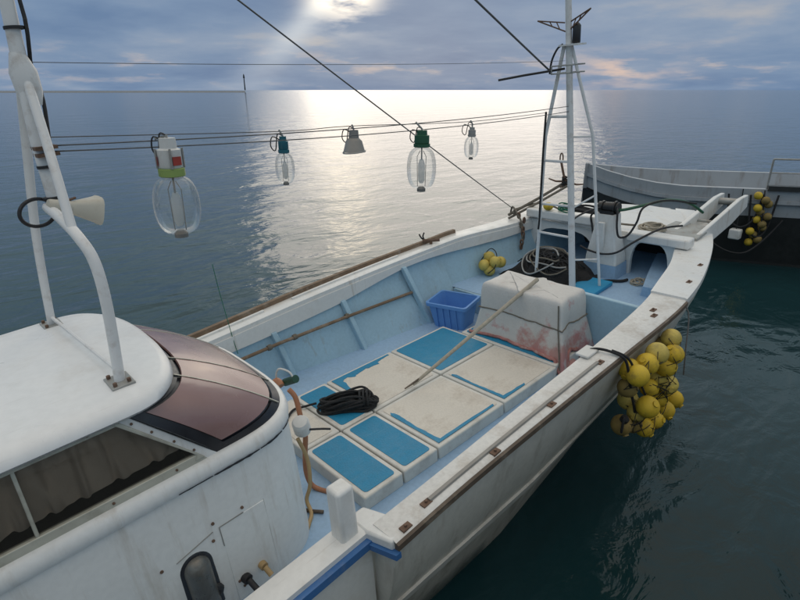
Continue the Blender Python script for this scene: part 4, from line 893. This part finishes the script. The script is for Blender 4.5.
for i_, (ca, _d) in enumerate(FLOATS):
    for (cb2, _e) in FLOATS[i_ + 1:]:
        a, b = Vector(ca), Vector(cb2)
        if (a - b).length < .20:
            sd_ = (b - a).cross(OUTW).normalized() * .05
            for sg in (-1, 1): m.tube([a + OUTW * .055 + sd_ * sg, a.lerp(b, .5) + OUTW * .088 + sd_ * sg * .2, b + OUTW * .055 - sd_ * sg], .0028, 5, smooth=4)
o = m.build('netting', 'black_rope', t, smooth=True); o['kind'] = 'stuff'
m = MB(); m.tube([(1.26, 1.66, .545), (1.34, 1.72, .572), (1.44, 1.74, .575), (1.535, 1.75, .55), (1.56, 1.78, .45), (1.57, 1.84, .25), (1.575, 1.9, .1), (1.58, 1.95, -.05)], .010, 7, smooth=4); m.tube([(1.44, 1.76, .575), (1.54, 1.79, .54), (1.565, 1.88, .4), (1.57, 2.02, .2), (1.575, 2.1, .08)], .009, 7, smooth=4); m.build('hanging_rope', 'black_rope', t, smooth=True)
m = MB(); m.lathe([(.02, -.03), (.035, 0), (.02, .03)], (1.56, 1.80, .02), 10); m.tube([(1.56, 1.78, .02), (1.58, 1.72, -.04), (1.58, 1.74, .06), (1.56, 1.8, .03)], .009, 6, smooth=3); m.build('knot', 'black_rope', t, smooth=True)
m = MB(); m.tube([(1.40, 2.98, .53), (1.52, 2.95, .45), (1.60, 2.76, .2), (1.63, 2.7, .0)], .006, 6, smooth=4); m.build('hanging_rope', 'wire_grey', t, smooth=True)
# white flat cleat where the float rope is tied
m = MB(); m.box((1.26, 1.58, .553), (1.36, 1.74, .572)); m.build('rope_pad', 'plastic_white', boat, bevel=.006)
# black net heap with hose loops on the fore deck
t = top('net_heap', 'heap of black netting on the fore deck behind the ladder mast', 'net', (-.35, 3.9, FZ))
m = MB(); rows_ = []
for i in range(17):
    row = []
    for j in range(23):
        u, v_ = i / 16 * 2 - 1, j / 22 * 2 - 1; x = -.42 + v_ * .52 ; y = 3.95 + u * .34; rr_ = u * u + v_ * v_
        z = FZ + .27 * max(0, 1 - rr_ ** 1.3) + .05 * mnoise.noise(Vector((x * 7, y * 7, 1))) + .025 * mnoise.noise(Vector((x * 19, y * 19, 5)))
        row.append((x + .05 * mnoise.noise(Vector((x * 5, y * 5, 9))), y, max(FZ + .004, z)))
    rows_.append(row)
m.grid(rows_); m.build('netting', 'net_black', t, smooth=True, angle=0)
m = MB()
for k in range(26):
    a0 = random.uniform(0, 6.3); c = Vector((-.42 + random.uniform(-.3, .3), 3.92 + random.uniform(-.2, .2), .0)); pts = []
    for i in range(7):
        a = a0 + i * .8; p = c + Vector((.16 * math.cos(a), .11 * math.sin(a), 0)); uu = (p.y - 3.95) / .34; vv = (p.x + .42) / .52
        p.z = FZ + .27 * max(0, 1 - (uu * uu + vv * vv) ** 1.3) + .02 + random.uniform(0, .015); pts.append(p)
    m.tube(pts, .007, 5, smooth=3)
m.build('net_line', 'black_rope', t, smooth=True)
t = top('hose_coil', 'grey hose lying in loops on the black netting', 'hose', (-.5, 3.85, .2))
for k in range(4):
    m = MB(); pts = []
    for i in range(14):
        a = .4 + i * .42; p = Vector((-.42 + (.30 - .035 * k) * math.cos(a) + .06 * math.sin(k * 2.3) + .02 * math.sin(2.3 * a + k), 3.86 + (.2 - .02 * k) * math.sin(a) + .05 * math.cos(k * 1.7) + .02 * math.sin(3 * a + 2 * k), 0)); uu = (p.y - 3.95) / .34; vv = (p.x + .42) / .52
        p.z = max(FZ + .05, FZ + .28 * max(0, 1 - (uu * uu + vv * vv) ** 1.3) + .03 + .012 * k); pts.append(p)
    m.tube(pts, .0095, 8, smooth=3); m.build('hose_loop', 'grey_rope' if k % 2 else 'wire_pale', t, smooth=True)
t = top('net_heap', 'dark netting lying between the mast foot and the pedestal', 'net', (-.05, 4.2, FZ))
m = MB(); rows_ = []
for i in range(13):
    row = []
    for j in range(13):
        u, v_ = i / 12 * 2 - 1, j / 12 * 2 - 1; x = -.16 + v_ * .2; y = 4.14 + u * .34; z = FZ + .16 * max(0, 1 - (u * u + v_ * v_)) + .05 * mnoise.noise(Vector((x * 9, y * 9, 2))); row.append((x, y, max(FZ + .004, z)))
    rows_.append(row)
m.grid(rows_); m.build('netting', 'net_black', t, smooth=True, angle=0)
m = MB(); m.tube([(-.1, 3.95, FZ + .03), (.1, 4.02, FZ + .02), (.25, 4.12, FZ + .02), (.36, 4.18, FZ + .02), (.40, 4.26, FZ + .02)], .017, 8, smooth=4); m.build('net_line', 'black_rope', t, smooth=True)
# ropes and chain hanging over the port bow rail
t = top('mooring_chain', 'rusty chain and rope hanging over the port bow rail', 'chain', (-1.15, 4.2, .3))
for k in range(9):
    c = Vector(((-1.24 if k == 0 else -1.15) if k < 2 else -1.085 + .008 * k, 4.32 - .012 * k, .66 - .03 * k if k < 2 else .68 - .055 * k)) + Vector((random.uniform(-.02, .02), random.uniform(-.02, .02), 0)); a = Vector((1, 0, 0)) if k % 2 else Vector((0, 1, 0))
    m = MB(); m.tube([c + a * (.02 * math.cos(q)) + Vector((0, 0, .036 * math.sin(q))) for q in [i * math.pi / 5 for i in range(10)]], .011, 6, closed=True, smooth=2); m.build('link', 'rusty' if k % 3 else 'grey_rope', t, smooth=True)
m = MB(); m.tube([(-1.36, 4.42, .60), (-1.30, 4.38, .71), (-1.17, 4.3, .66), (-1.08, 4.27, .55), (-1.05, 4.25, .36)], .013, 8, smooth=4); m.build('rope', 'grey_rope', t, smooth=True)
# long wooden spars lying on the port bow, with an anchor lashed to them
for k, (a, b, lab) in enumerate((((-1.34, 4.34, .60), (-.86, 5.05, .98), 'weathered grey spar leaning over the port bow rail, the upper one'), ((-1.28, 4.26, .58), (-.80, 4.9, .93), 'weathered grey spar leaning over the port bow rail, the lower one'))):
    t = top('wooden_spar', lab, 'spar', a); m = MB(); m.tube([a, Vector(a).lerp(Vector(b), .5) + Vector((0, 0, -.01)), b], .020 - .003 * k, 8); m.build('shaft', 'grey_rope', t, smooth=True)
t = top('anchor', 'dark folding anchor lashed upright behind the ladder mast', 'anchor', (-.85, 4.95, .9))
m = MB(); m.tube([(-.84, 4.95, .90), (-.90, 4.95, 1.12), (-.925, 4.95, 1.22)], .016, 8); m.build('shank', 'rusty', t, smooth=True)
for d in ((-.24, -.05, .03), (.22, .05, -.03), (.12, -.1, .10), (-.12, .05, -.10)):
    m = MB(); c = Vector((-.84, 4.95, .98)); e = c + Vector(d); m.tube([c, c.lerp(e, .6) + Vector((0, 0, -.02)), e], [.016, .009], 7); m.build('fluke', 'rusty', t, smooth=True)
m = MB(); m.tube([Vector((-.925, 4.95, 1.28)) + Vector((.022 * math.cos(q), 0, .065 * math.sin(q))) for q in [i * math.pi / 6 for i in range(12)]], .009, 6, closed=True, smooth=2); m.build('ring', 'rusty', t, smooth=True)
m = MB(); 
for k in range(6): m.tube([Vector((-.85, 4.95, .93 + .02 * k)) + Vector((.045 * math.cos(q + k), .04 * math.sin(q + k), .015 * math.sin(2 * q))) for q in [i * math.pi / 4 for i in range(8)]], .010, 6, closed=True, smooth=2)
m.build('lashing', 'black_rope', t, smooth=True)
# hydraulic hoses over the forecastle
t = top('hydraulic_hose', 'black hose hanging in a loop from the winch motor', 'hose', (.2, 4.4, .8))
m = MB(); m.tube([(.17, 4.34, .88), (.21, 4.28, .85), (.235, 4.24, .68), (.27, 4.24, .57), (.36, 4.26, .60), (.42, 4.32, .74), (.45, 4.40, .90), (.60, 4.6, .95), (.8, 4.95, .86)], .012, 8, smooth=6); m.build('hose', 'black_rubber', t, smooth=True)
t = top('hydraulic_hose', 'dark green hose running from the winch motor to the bow arms', 'hose', (.4, 4.6, .9))
m = MB(); m.tube([(.10, 4.34, .83), (.25, 4.38, .855), (.42, 4.5, .90), (.58, 4.7, .93), (.72, 4.95, .86), (.80, 5.2, .70)], .017, 8, smooth=5); m.build('hose', 'socket_dark_green', t, smooth=True)
t = top('hydraulic_hose', 'thin black hose sweeping across the pedestal to the bow plate', 'hose', (.0, 4.2, .35))
m = MB(); m.tube([(-.18, 4.2, .40), (-.05, 4.16, .38), (.12, 4.17, .36), (.28, 4.2, .40), (.42, 4.32, .52), (.58, 4.6, .62), (.70, 4.9, .60)], .012, 8, smooth=5); m.build('hose', 'black_rubber', t, smooth=True)
t = top('hydraulic_hose', 'black cable sagging from the ladder mast to the winch motor', 'hose', (-.2, 4.2, .8))
m = MB(); m.tube([(-.02, 3.66, .82), (-.08, 3.9, .84), (-.02, 4.1, .88), (.0, 4.3, .87)], .011, 8, smooth=5); m.tube([(-.1, 4.4, .80), (-.18, 4.42, .72), (-.16, 4.42, .60), (-.13, 4.40, .50)], .012, 8, smooth=4); m.build('hose', 'black_rubber', t, smooth=True)
t = top('float', 'single faded yellow float lying on the forecastle beam', 'float', (-.78, 4.5, .70)); m = MB(); m.ball((-.80, 4.46, .755), .055, 14, 9, (1.25, 1, .95)); m.build('shell', 'float_yellow', t, smooth=True, angle=0)
t = top('rope_bundle', 'green and grey rope bundled on the forecastle beam', 'rope', (-.6, 4.5, .70))
m = MB()
for k in range(6): m.tube([Vector((-.58 + .1 * math.cos(q + k), 4.52 + .07 * math.sin(q + k), .715 + .014 * k + .01 * math.sin(2 * q))) for q in [i * math.pi / 5 for i in range(10)]], .009, 6, closed=True, smooth=2)
m.build('rope', 'green_rope', t, smooth=True)
# more rope on the forecastle
def hank(label, c, rx, ry, n, rr, material, seed):
    g = random.Random(seed); t = top('rope_bundle', label, 'rope', c); m = MB()
    for k in range(n):
        a0 = g.uniform(0, 6); kx = rx * g.uniform(.65, 1.1); ky = ry * g.uniform(.65, 1.1); cx_ = c[0] + g.uniform(-.03, .03); cy_ = c[1] + g.uniform(-.03, .03)
        m.tube([Vector((cx_ + kx * math.cos(q + a0), cy_ + ky * math.sin(q + a0), c[2] + rr + .55 * rr * k + .012 * math.sin(2 * q + k))) for q in [i * math.pi / 5 for i in range(10)]], rr, 6, closed=True, smooth=2)
    m.build('rope', material, t, smooth=True); return t
hank('beige rope coil lying on the forecastle beside the winch motor', (.36, 4.95, .50), .15, .11, 6, .012, 'beige_rope', 1)
hank('dark rope tangle on the port side of the forecastle', (-.62, 4.95, .57), .20, .14, 9, .013, 'black_rope', 2)
hank('grey rope loops on the fore deck left of the pedestal', (-.75, 4.25, FZ), .16, .12, 8, .013, 'grey_rope', 3)
hank('thin pale line heaped at the foot of the starboard arch', (.52, 4.28, FZ), .07, .09, 6, .007, 'beige_rope', 4)
t = top('mooring_rope', 'grey rope trailing from the port bow rail across the forecastle', 'rope', (-1.2, 4.6, .6))
m = MB(); m.tube([(-1.30, 4.45, .66), (-1.1, 4.65, .72), (-.85, 4.6, .73), (-.6, 4.75, .60), (-.3, 4.9, .58), (.0, 4.72, .58), (.2, 4.8, .56)], .013, 7, smooth=5); m.build('rope', 'grey_rope', t, smooth=True)
# cleat with a rope end on the port rail
t = top('rail_cleat', 'small dark cleat with a rope end on the port rail', 'cleat', (-1.44, 2.92, .575))
m = MB(); m.tube([(-1.44, 2.92, .555), (-1.44, 2.92, .60)], .018, 8); m.tube([(-1.50, 2.84, .615), (-1.44, 2.92, .605), (-1.37, 3.0, .60)], .018, 8); m.build('horn', 'rusty', t, smooth=True)
m = MB(); m.tube([(-1.48, 2.86, .61), (-1.50, 2.85, .66), (-1.485, 2.86, .71)], .009, 6, smooth=3); m.tube([(-1.49, 2.86, .61), (-1.525, 2.84, .65), (-1.54, 2.83, .69)], .009, 6, smooth=3); m.build('rope_end', 'black_rope', t, smooth=True)
# green line over the port rail
t = top('fishing_line', 'thin green line rising over the port rail near the wheelhouse', 'line', (-1.3, .21, .3))
m = MB(); m.tube([(-1.30, .21, .28), (-1.325, .205, .46), (-1.345, .20, .70), (-1.37, .20, .9), (-1.38, .20, 1.13)], .0032, 5, smooth=3); m.build('line', 'green_rope', t)
# hoses, roller handle and reel in front of the wheelhouse
t = top('deck_hose', 'orange brown hose looping down in front of the wheelhouse', 'hose', (.2, -.05, -.1))
m = MB(); m.tube([(.17, -.10, .66), (.20, -.08, .60), (.24, -.09, .48), (.28, -.10, .36), (.27, -.12, .22), (.25, -.13, .05), (.27, -.12, -.06), (.33, -.09, -.093), (.40, -.06, -.09)], .0175, 10, smooth=5); m.build('hose', 'hose_orange', t, smooth=True)
t = top('deck_hose', 'tan hose running down the wheelhouse front corner to the deck', 'hose', (.3, -.2, -.1))
m = MB(); m.tube([(.36, -.2, .42), (.38, -.17, .25), (.41, -.2, .08), (.40, -.24, -.03), (.47, -.26, -.085), (.54, -.33, -.085), (.62, -.42, -.085)], .013, 10, smooth=5); m.build('hose', 'hose_tan', t, smooth=True)
t = top('deck_hose', 'short brown hose end lying on the deck by the wheelhouse corner', 'hose', (.5, -.3, -.1))
m = MB(); m.tube([(.33, -.28, -.09), (.42, -.27, -.085), (.52, -.20, -.085)], .012, 8, smooth=4); m.build('hose', 'rubber_brown', t, smooth=True)
t = top('hand_roller', 'dark green roller grip with bent wire handle above the wheelhouse sill', 'roller', (.05, -.1, .7))
m = MB(); m.tube([(-.02, -.02, .60), (.10, -.0, .665)], .028, 12); m.build('grip', 'handle_green', t, smooth=True, angle=40)
m = MB(); m.tube([(-.03, -.03, .60), (-.06, -.06, .64), (-.02, -.05, .72), (.06, -.02, .715), (.09, -.01, .67)], .007, 6, smooth=4); m.build('wire_handle', 'plastic_white', t, smooth=True)
m = MB(); m.tube([(-.08, -.09, .58), (-.04, -.07, .62), (.0, -.07, .60)], .03, 10, smooth=3); m.build('hose_end', 'hose_orange', t, smooth=True)
t = top('cable_reel', 'small white ribbed reel hanging at the wheelhouse front corner', 'reel', (.30, -.1, .4))
m = MB(); prof = [(.03, -.06)]
for k in range(6): prof += [(.056, -.05 + k * .018), (.050, -.042 + k * .018)]
prof += [(.045, .06), (.02, .065)]
m.lathe(prof, (.335, -.145, .475), 18, (.35, -.25, .9)); m.build('drum', 'plastic_white', t, smooth=True, angle=30)
m = MB(); m.tube([(.37, -.12, .45), (.42, -.05, .44), (.44, .0, .42)], .007, 6, smooth=3); m.build('lead', 'black_rubber', t)

# ------------------------------------------------------------------ lamps and wires overhead
UP = (BM.to_3x3().inverted() @ Vector((0, 0, 1))).normalized()
def sag(a, b, s, n=16): a, b = Vector(a), Vector(b); return [a.lerp(b, i / n) - UP * (s * 4 * (i / n) * (1 - i / n)) for i in range(n + 1)]
def wire(label, pts, r, material, group='wires between the two masts', name='mast_wire'):
    m = MB(); m.tube(pts, r, 6); t = m.build(name, material, None, smooth=True, angle=0); t.matrix_world = BM; return tag(t, label, 'wire', group)
WA0, WA1 = (0.04, -.97, 2.33), (-.045, 3.6, 2.05); WB0, WB1 = (.04, -.97, 2.305), (-.043, 3.6, 2.0)
wire('upper of the two close wires carrying the lamps', sag(WA0, WA1, .04), .0035, 'wire_grey')
wire('lower of the two close wires carrying the lamps', sag(WB0, WB1, .05), .0035, 'wire_grey')
wire('thick dark stay running up from the ladder mast at top centre', sag((-.25, 3.57, 2.38), (-.05, -.87, 4.66), .02), .009, 'wire_grey', name='mast_stay')
wire('thin stay falling from upper left to the port bow rail', sag((-.08, -.9, 3.69), (-1.30, 4.38, .69), .015), .0055, 'wire_grey', name='mast_stay')
wire('faint upper wire running level across the sky between the masts', sag((-.06, -.93, 2.68), (-.10, 3.58, 2.47), .02), .0018, 'wire_grey')
# port string
PORT_WIRE = [(-0.3, -0.985, 2.36), (-0.3, 0.42, 2.21), (-0.3, 1.03, 2.17), (-0.3, 2.37, 2.045), (-0.31, 3.6, 1.99)]
wire('port side wire behind the pair carrying the lamps', catmull([Vector(p) for p in PORT_WIRE], 6), .003, 'wire_grey')
def lamp(label, c, r, h, capm, cap_h, red=False, neck=True, metal='plastic_white'):
    """big clear fishing lamp hanging straight down; c is the middle of the bulb"""
    t = top('fishing_lamp', label, 'lamp', c, 'fishing lamps hanging between the masts'); c = Vector(c)
    def prof(k=1.0):
        p = []; n = 18
        for i in range(n + 1):
            a = math.pi * i / n; rr_ = r * k * math.sin(a) ** .52; z = -math.cos(a) * h / 2
            if i == n: rr_ = r * .42
            p.append((max(rr_, .004), z))
        return p
    m = MB(); pr = prof()
    pr = [(q, z) for q, z in pr if not (z > h * .40 and q < r * .44)] + [(r * .44, h * .50), (r * .44, h * .56)]
    k0 = len(m.v); m.lathe(pr, c, 28, UP); m.f.pop(); m.build('bulb', 'bulb_glass', t, smooth=True, angle=0)
    m = MB(); m.lathe([(.3 * r, -h * .56), (.3 * r, -h * .49), (.16 * r, -h * .44)], c, 12, UP); m.build('bulb_tip', 'shade_grey', t, smooth=True)
    m = MB(); m.lathe([(r * .12, -h * .36), (r * .23, -h * .28), (r * .24, h * .10), (r * .12, h * .22)], c, 12, UP); m.build('arc_tube', 'bulb_glass2', t, smooth=True)
    m = MB(); ux = UP.orthogonal().normalized()
    for s_ in (-1, 1): m.tube([c + ux * (s_ * r * .26) - UP * (h * .44), c + ux * (s_ * r * .30) + UP * (h * .28), c + ux * (s_ * r * .1) + UP * (h * .42)], r * .022, 5)
    m.tube([c + UP * (h * .2), c + UP * (h * .5)], r * .05, 6); m.build('support_wire', 'shade_grey', t)
    zb = h * .50
    m = MB(); m.lathe([(r * .50, zb), (r * .56, zb + .004), (r * .56, zb + cap_h * .28), (r * .50, zb + cap_h * .3)], c, 20, UP); m.build('seal_ring', capm, t, smooth=True, angle=40)
    m = MB(); m.lathe([(r * .46, zb + cap_h * .3), (r * .50, zb + cap_h * .34), (r * .50, zb + cap_h * .95), (r * .36, zb + cap_h), (r * .34, zb + cap_h * 1.35)], c, 20, UP); sk = m.build('socket', metal, t, smooth=True, angle=40)
    if red:
        for k in range(3):
            q = k * 2.1 + 3.6; d = (ux * math.cos(q) + UP.cross(ux) * math.sin(q)); w = UP.cross(d); p0 = c + UP * (zb + cap_h * .42) + d * (r * .505); m = MB()
            m.prism([p0 - w * r * .2, p0 + w * r * .2, p0 + w * r * .2 + UP * cap_h * .3, p0 - w * r * .2 + UP * cap_h * .3], d * .003); m.build('sticker', 'socket_red', sk)
        for k in range(4):
            q = k * 1.57 + .5; d = (ux * math.cos(q) + UP.cross(ux) * math.sin(q)); p0 = c + UP * (zb + cap_h * .3) + d * (r * .55); m = MB(); m.tube([p0, p0 + UP * cap_h * .7], r * .05, 6); m.build('clamp_rod', 'galvanised', sk)
    return t
mat('bulb_glass2', (.62, .62, .60), .4); MATS['bulb_glass2'].node_tree.nodes['Principled BSDF'].inputs['Alpha'].default_value = .55
LAMPS = [(0.1, -0.49, 1.96), (-0.3, 0.42, 1.97), (-0.3, 1.03, 2.03), (0.02, 1.4, 1.82), (-0.3, 2.37, 1.82)]
l1, l2, l3, l4, l5 = LAMPS
lamp('large clear fishing lamp with lime green ring, nearest the wheelhouse mast', l1, .116, .30, 'socket_green', .14, True)
lamp('small clear fishing lamp with teal socket, second from the left', l2, .066, .20, 'socket_teal', .08, metal='socket_teal')
lamp('large clear fishing lamp with dark green socket over the bright water', l4, .112, .31, 'socket_dark_green', .09, metal='socket_dark_green')
lamp('faint clear fishing lamp farthest forward near the ladder mast', l5, .066, .19, 'wire_pale', .06, metal='wire_pale')
# lamp with open-bottomed metal shade
t = top('fishing_lamp', 'grey conical lamp shade hanging third from the left', 'lamp', l3, 'fishing lamps hanging between the masts'); c = Vector(l3)
m = MB(); m.lathe([(.086, -.045), (.080, -.038), (.060, .035), (.038, .055), (.034, .11)], c, 22, UP); m.f.pop(); m.build('shade', 'shade_grey', t, smooth=True, angle=40)
m = MB(); m.tube([c + Vector((.084 * math.cos(q), .084 * math.sin(q), 0)) - UP * .045 for q in [i * math.pi / 10 for i in range(20)]], .005, 6, closed=True); m.build('shade_rim', 'galvanised', t)
# drop links from the wires to each lamp
for (lb, c, h, zc) in (('first', l1, .15, .20), ('second', l2, .10, .11), ('shade', l3, .11, .01), ('third', l4, .155, .13), ('far', l5, .095, .11)):
    c = Vector(c); y = c.y; tt = (y + .97) / 4.57; w = Vector(WA0).lerp(Vector(WA1), tt) - UP * (.04 * 4 * tt * (1 - tt)) if lb in ('first', 'third') else Vector((-.3, y, interp([(p[1], p[2]) for p in PORT_WIRE], y)[0]))
    cp = c + UP * (h + zc)
    m = MB(); m.tube([cp - UP * .06, cp, w + UP * .01], .007, 6); 
    par = [o for o in COL.objects if o.name.startswith('fishing_lamp') and (Vector(o['_loc']) - c).length < 1e-4][0]
    m.build('hanger', 'galvanised', par, smooth=True)
    m = MB(); ux = UP.orthogonal().normalized(); m.tube([cp - UP * .04, cp - Vector((.055, .045, 0)) - UP * .0, cp - Vector((.07, .055, 0)) - UP * .06, cp - Vector((.045, .035, 0)) - UP * .09, cp - Vector((.025, .025, 0)) + UP * .01, cp], .004, 6, smooth=4); m.build('lead', 'black_rubber', par, smooth=True)
# horn loudspeaker on the roof mast
t = top('horn_speaker', 'ivory horn loudspeaker pointing forward from the roof mast', 'loudspeaker', (.05, -.98, 2.05))
a = Vector((.06, -1.0, 2.06)); b = Vector((.05, -.895, 2.025)); d = (b - a).normalized(); sx = UP.cross(d).normalized(); sz = d.cross(sx)
m = MB(); rr_ = []
for k, (tt, w, h) in enumerate(((.25, .02, .018), (.3, .028, .026), (.7, .046, .040), (1.15, .066, .056), (1.4, .082, .066), (1.43, .086, .069), (1.38, .078, .062), (.7, .04, .036))):
    c = a.lerp(b, tt); ring_ = []
    for i in range(20):
        q = 2 * math.pi * i / 20; cx_ = abs(math.cos(q)) ** .55 * (1 if math.cos(q) >= 0 else -1); cz_ = abs(math.sin(q)) ** .55 * (1 if math.sin(q) >= 0 else -1); ring_.append(c + sx * (w * cx_) + sz * (h * cz_))
    rr_.append(ring_)
m.grid(rr_, closed=True); m.add(rr_[0], [tuple(range(20))]); m.add(rr_[-1], [tuple(range(20))]); m.build('horn', 'speaker_ivory', t, smooth=True, angle=50)
m = MB(); m.lathe([(.03, -.05), (.033, -.04), (.033, .05), (.028, .06)], a, 14, d); m.build('driver', 'speaker_ivory', t, smooth=True, angle=40)
m = MB(); m.tube([(.0, -1.02, 2.055), a], .012, 8); m.tube([a.lerp(b, .2) + sz * .03, a.lerp(b, .55) + sz * .05], .006, 6); m.build('mount', 'rusty', t)

# ------------------------------------------------------------------ the boat moored ahead, and the far breakwater
I4 = Matrix.Identity(4)
t = top('moored_boat', 'grey hull with black rail moored across the bow at upper right', 'boat', (0, 0, 0), M=I4)
# along the line from port-far to starboard-near
A = Vector((-3.2, 8.6, 0)); Bv = Vector((4.2, 12.2, 0)); L = (Bv - A); nrm = Vector((L.y, -L.x, 0)).normalized()
m = MB(); r = []; dk = []; n = 16
for i in range(n + 1):
    s = .07 + .93 * i / n; p = A + L * s; bow = max(0, (.33 - s) / .26); zt = 1.45 + .12 * s + .25 * bow ** 2; ins = 1.3 * bow ** 2
    q = p - nrm * ins; r.append([q + Vector((0, 0, zt)), q - nrm * .03 + Vector((0, 0, zt - .52)), q - nrm * .20 + Vector((0, 0, .05)), q - nrm * .35 + Vector((0, 0, -.4))])
    p2 = p - nrm * (2.6 - ins); dk.append([q + Vector((0, 0, zt)), q - nrm * .14 + Vector((0, 0, zt)), q - nrm * .16 + Vector((0, 0, zt - .55)), p2 + nrm * .16 + Vector((0, 0, zt - .55)), p2 + nrm * .14 + Vector((0, 0, zt)), p2 + Vector((0, 0, zt)), p2 + Vector((0, 0, -.4))])
m.grid(r); m.grid(dk); m.add([r[-1][0], r[-1][3], dk[-1][6], dk[-1][5]], [(0, 1, 2, 3)]); m.build('hull', 'other_hull', t, smooth=True, angle=40)
m = MB(); rr_ = []
for row in r[7:]:
    p = row[0]; rr_.append([p - nrm * .12 + Vector((0, 0, .0)), p - nrm * .12 + Vector((0, 0, .07)), p + nrm * .05 + Vector((0, 0, .07)), p + nrm * .05 - Vector((0, 0, .02))])
m.grid(rr_); m.add(rr_[0], [(0, 1, 2, 3)]); m.build('rail', 'other_dark', t)
m = MB(); m.grid([[row[1] + nrm * .012, row[2] + nrm * .03, row[2] + nrm * .03 - Vector((0, 0, .3))] for row in r]); m.build('boot_top', 'other_dark', t)
m = MB(); rr_ = [[row[0] - Vector((0, 0, .20)) + nrm * .0, row[0] - Vector((0, 0, .20)) + nrm * .045, row[0] - Vector((0, 0, .27)) + nrm * .045, row[0] - Vector((0, 0, .28)) + nrm * .0] for row in r]; m.grid(rr_); m.build('rubbing_strake', 'other_hull', t)
for k in range(7, 17, 2):
    p = r[k][0] - nrm * .07; m = MB(); m.tube([p, p + Vector((0, 0, .55))], .018, 8); m.build('stanchion', 'galvanised', t, smooth=True)
m = MB(); m.tube([r[k][0] - nrm * .07 + Vector((0, 0, .55)) for k in range(7, 17)], .016, 8); m.tube([r[k][0] - nrm * .07 + Vector((0, 0, .30)) for k in range(7, 17)], .010, 8); m.build('guard_rail', 'galvanised', t, smooth=True)
def other_pt(s, z, out): return A + L * s + nrm * out + Vector((0, 0, z))
t2 = top('float_bundle', 'string of yellow green floats hanging on the grey boat at the right edge', 'floats', (0, 0, 0), 'bundles of yellow floats', M=I4)
for k in range(13):
    c = other_pt(.462 + .010 * (k % 3) + random.uniform(-.006, .006), 1.40 - .075 * k, .12 + .05 * (k % 2)); m = MB(); m.ball(c, .075, 12, 8); m.build('float', 'float_dirty' if k % 3 else 'float_yellow', t2, smooth=True, angle=0)
m = MB(); m.tube([other_pt(.47, 1.5, .08), other_pt(.475, .9, .2), other_pt(.475, .4, .12)], .012, 6, smooth=4); m.build('net_cord', 'black_rope', t2)
for k, (s0, s1, dp) in enumerate(((.40, .47, .45), (.445, .50, .62))):
    t3 = top('mooring_rope', ('short black rope looped along the grey hull beside the white block', 'lower black rope looped along the grey hull under the floats')[k], 'rope', (0, 0, 0), M=I4)
    m = MB(); m.tube([other_pt(s0, 1.40, .06), other_pt(s0 + .01, 1.40 - dp, .14), other_pt((s0 + s1) / 2, 1.25 - dp, .2), other_pt(s1 - .01, 1.42 - dp, .14), other_pt(s1, 1.42, .06)], .018, 7, smooth=5); m.build('rope', 'black_rope', t3, smooth=True)
t2 = top('fender', 'white block fender hanging on the grey hull behind the bow arms', 'fender', (0, 0, 0), M=I4)
c = other_pt(.428, .66, .20); m = MB(); m.box(c - Vector((.10, .09, .10)), c + Vector((.10, .09, .10))); m.build('block', 'plastic_white', t2, bevel=.03, segs=3)
m = MB(); m.tube([c + Vector((0, 0, .1)), other_pt(.428, 1.5, .03)], .01, 6); m.build('rope', 'black_rope', t2)
t2 = top('mooring_rope', 'dark mooring rope sagging from the grey boat above the water', 'rope', (0, 0, 0), M=I4)
m = MB(); m.tube([other_pt(.52, .95, .06), other_pt(.48, .55, .3), other_pt(.44, .36, .5), other_pt(.39, .45, .4), other_pt(.33, .85, .1)], .016, 7, smooth=5); m.build('rope', 'black_rope', t2, smooth=True)
# breakwater far out with its beacon
BEACON = (-794.3, 433.8, 0.0)
t = top('breakwater', 'low grey breakwater far out on the horizon', 'breakwater', (0, 0, 0), M=I4)
m = MB(); p1 = Vector(BEACON) * 1.0; p0 = p1 + Vector((-420, -760, 0))
dn_ = Vector((p1.y - p0.y, p0.x - p1.x, 0)).normalized(); m.prism([p0 + dn_ * 6 - Vector((0,0,1)), p0 + dn_ * 2.5 + Vector((0, 0, 1.8)), p0 - dn_ * 2.5 + Vector((0, 0, 1.8)), p0 - dn_ * 6 - Vector((0,0,1))], p1 - p0); m.build('wall', 'concrete', t)
t = top('beacon', 'tiny beacon post standing far out on the breakwater', 'beacon', (0, 0, 0), M=I4)
q = Vector((-.8614, .5076, 0)).normalized(); bpos = (-794.3, 433.8, 0.0)
m = MB(); m.tube([Vector(bpos) + Vector((0, 0, 3)), Vector(bpos) + Vector((0, 0, 20))], [1.0, .7], 10); m.build('tower', 'other_dark', t); m = MB(); m.lathe([(1.3, 20), (1.4, 20.5), (1.0, 24), (.3, 26)], bpos, 10); m.build('lantern', 'other_dark', t)
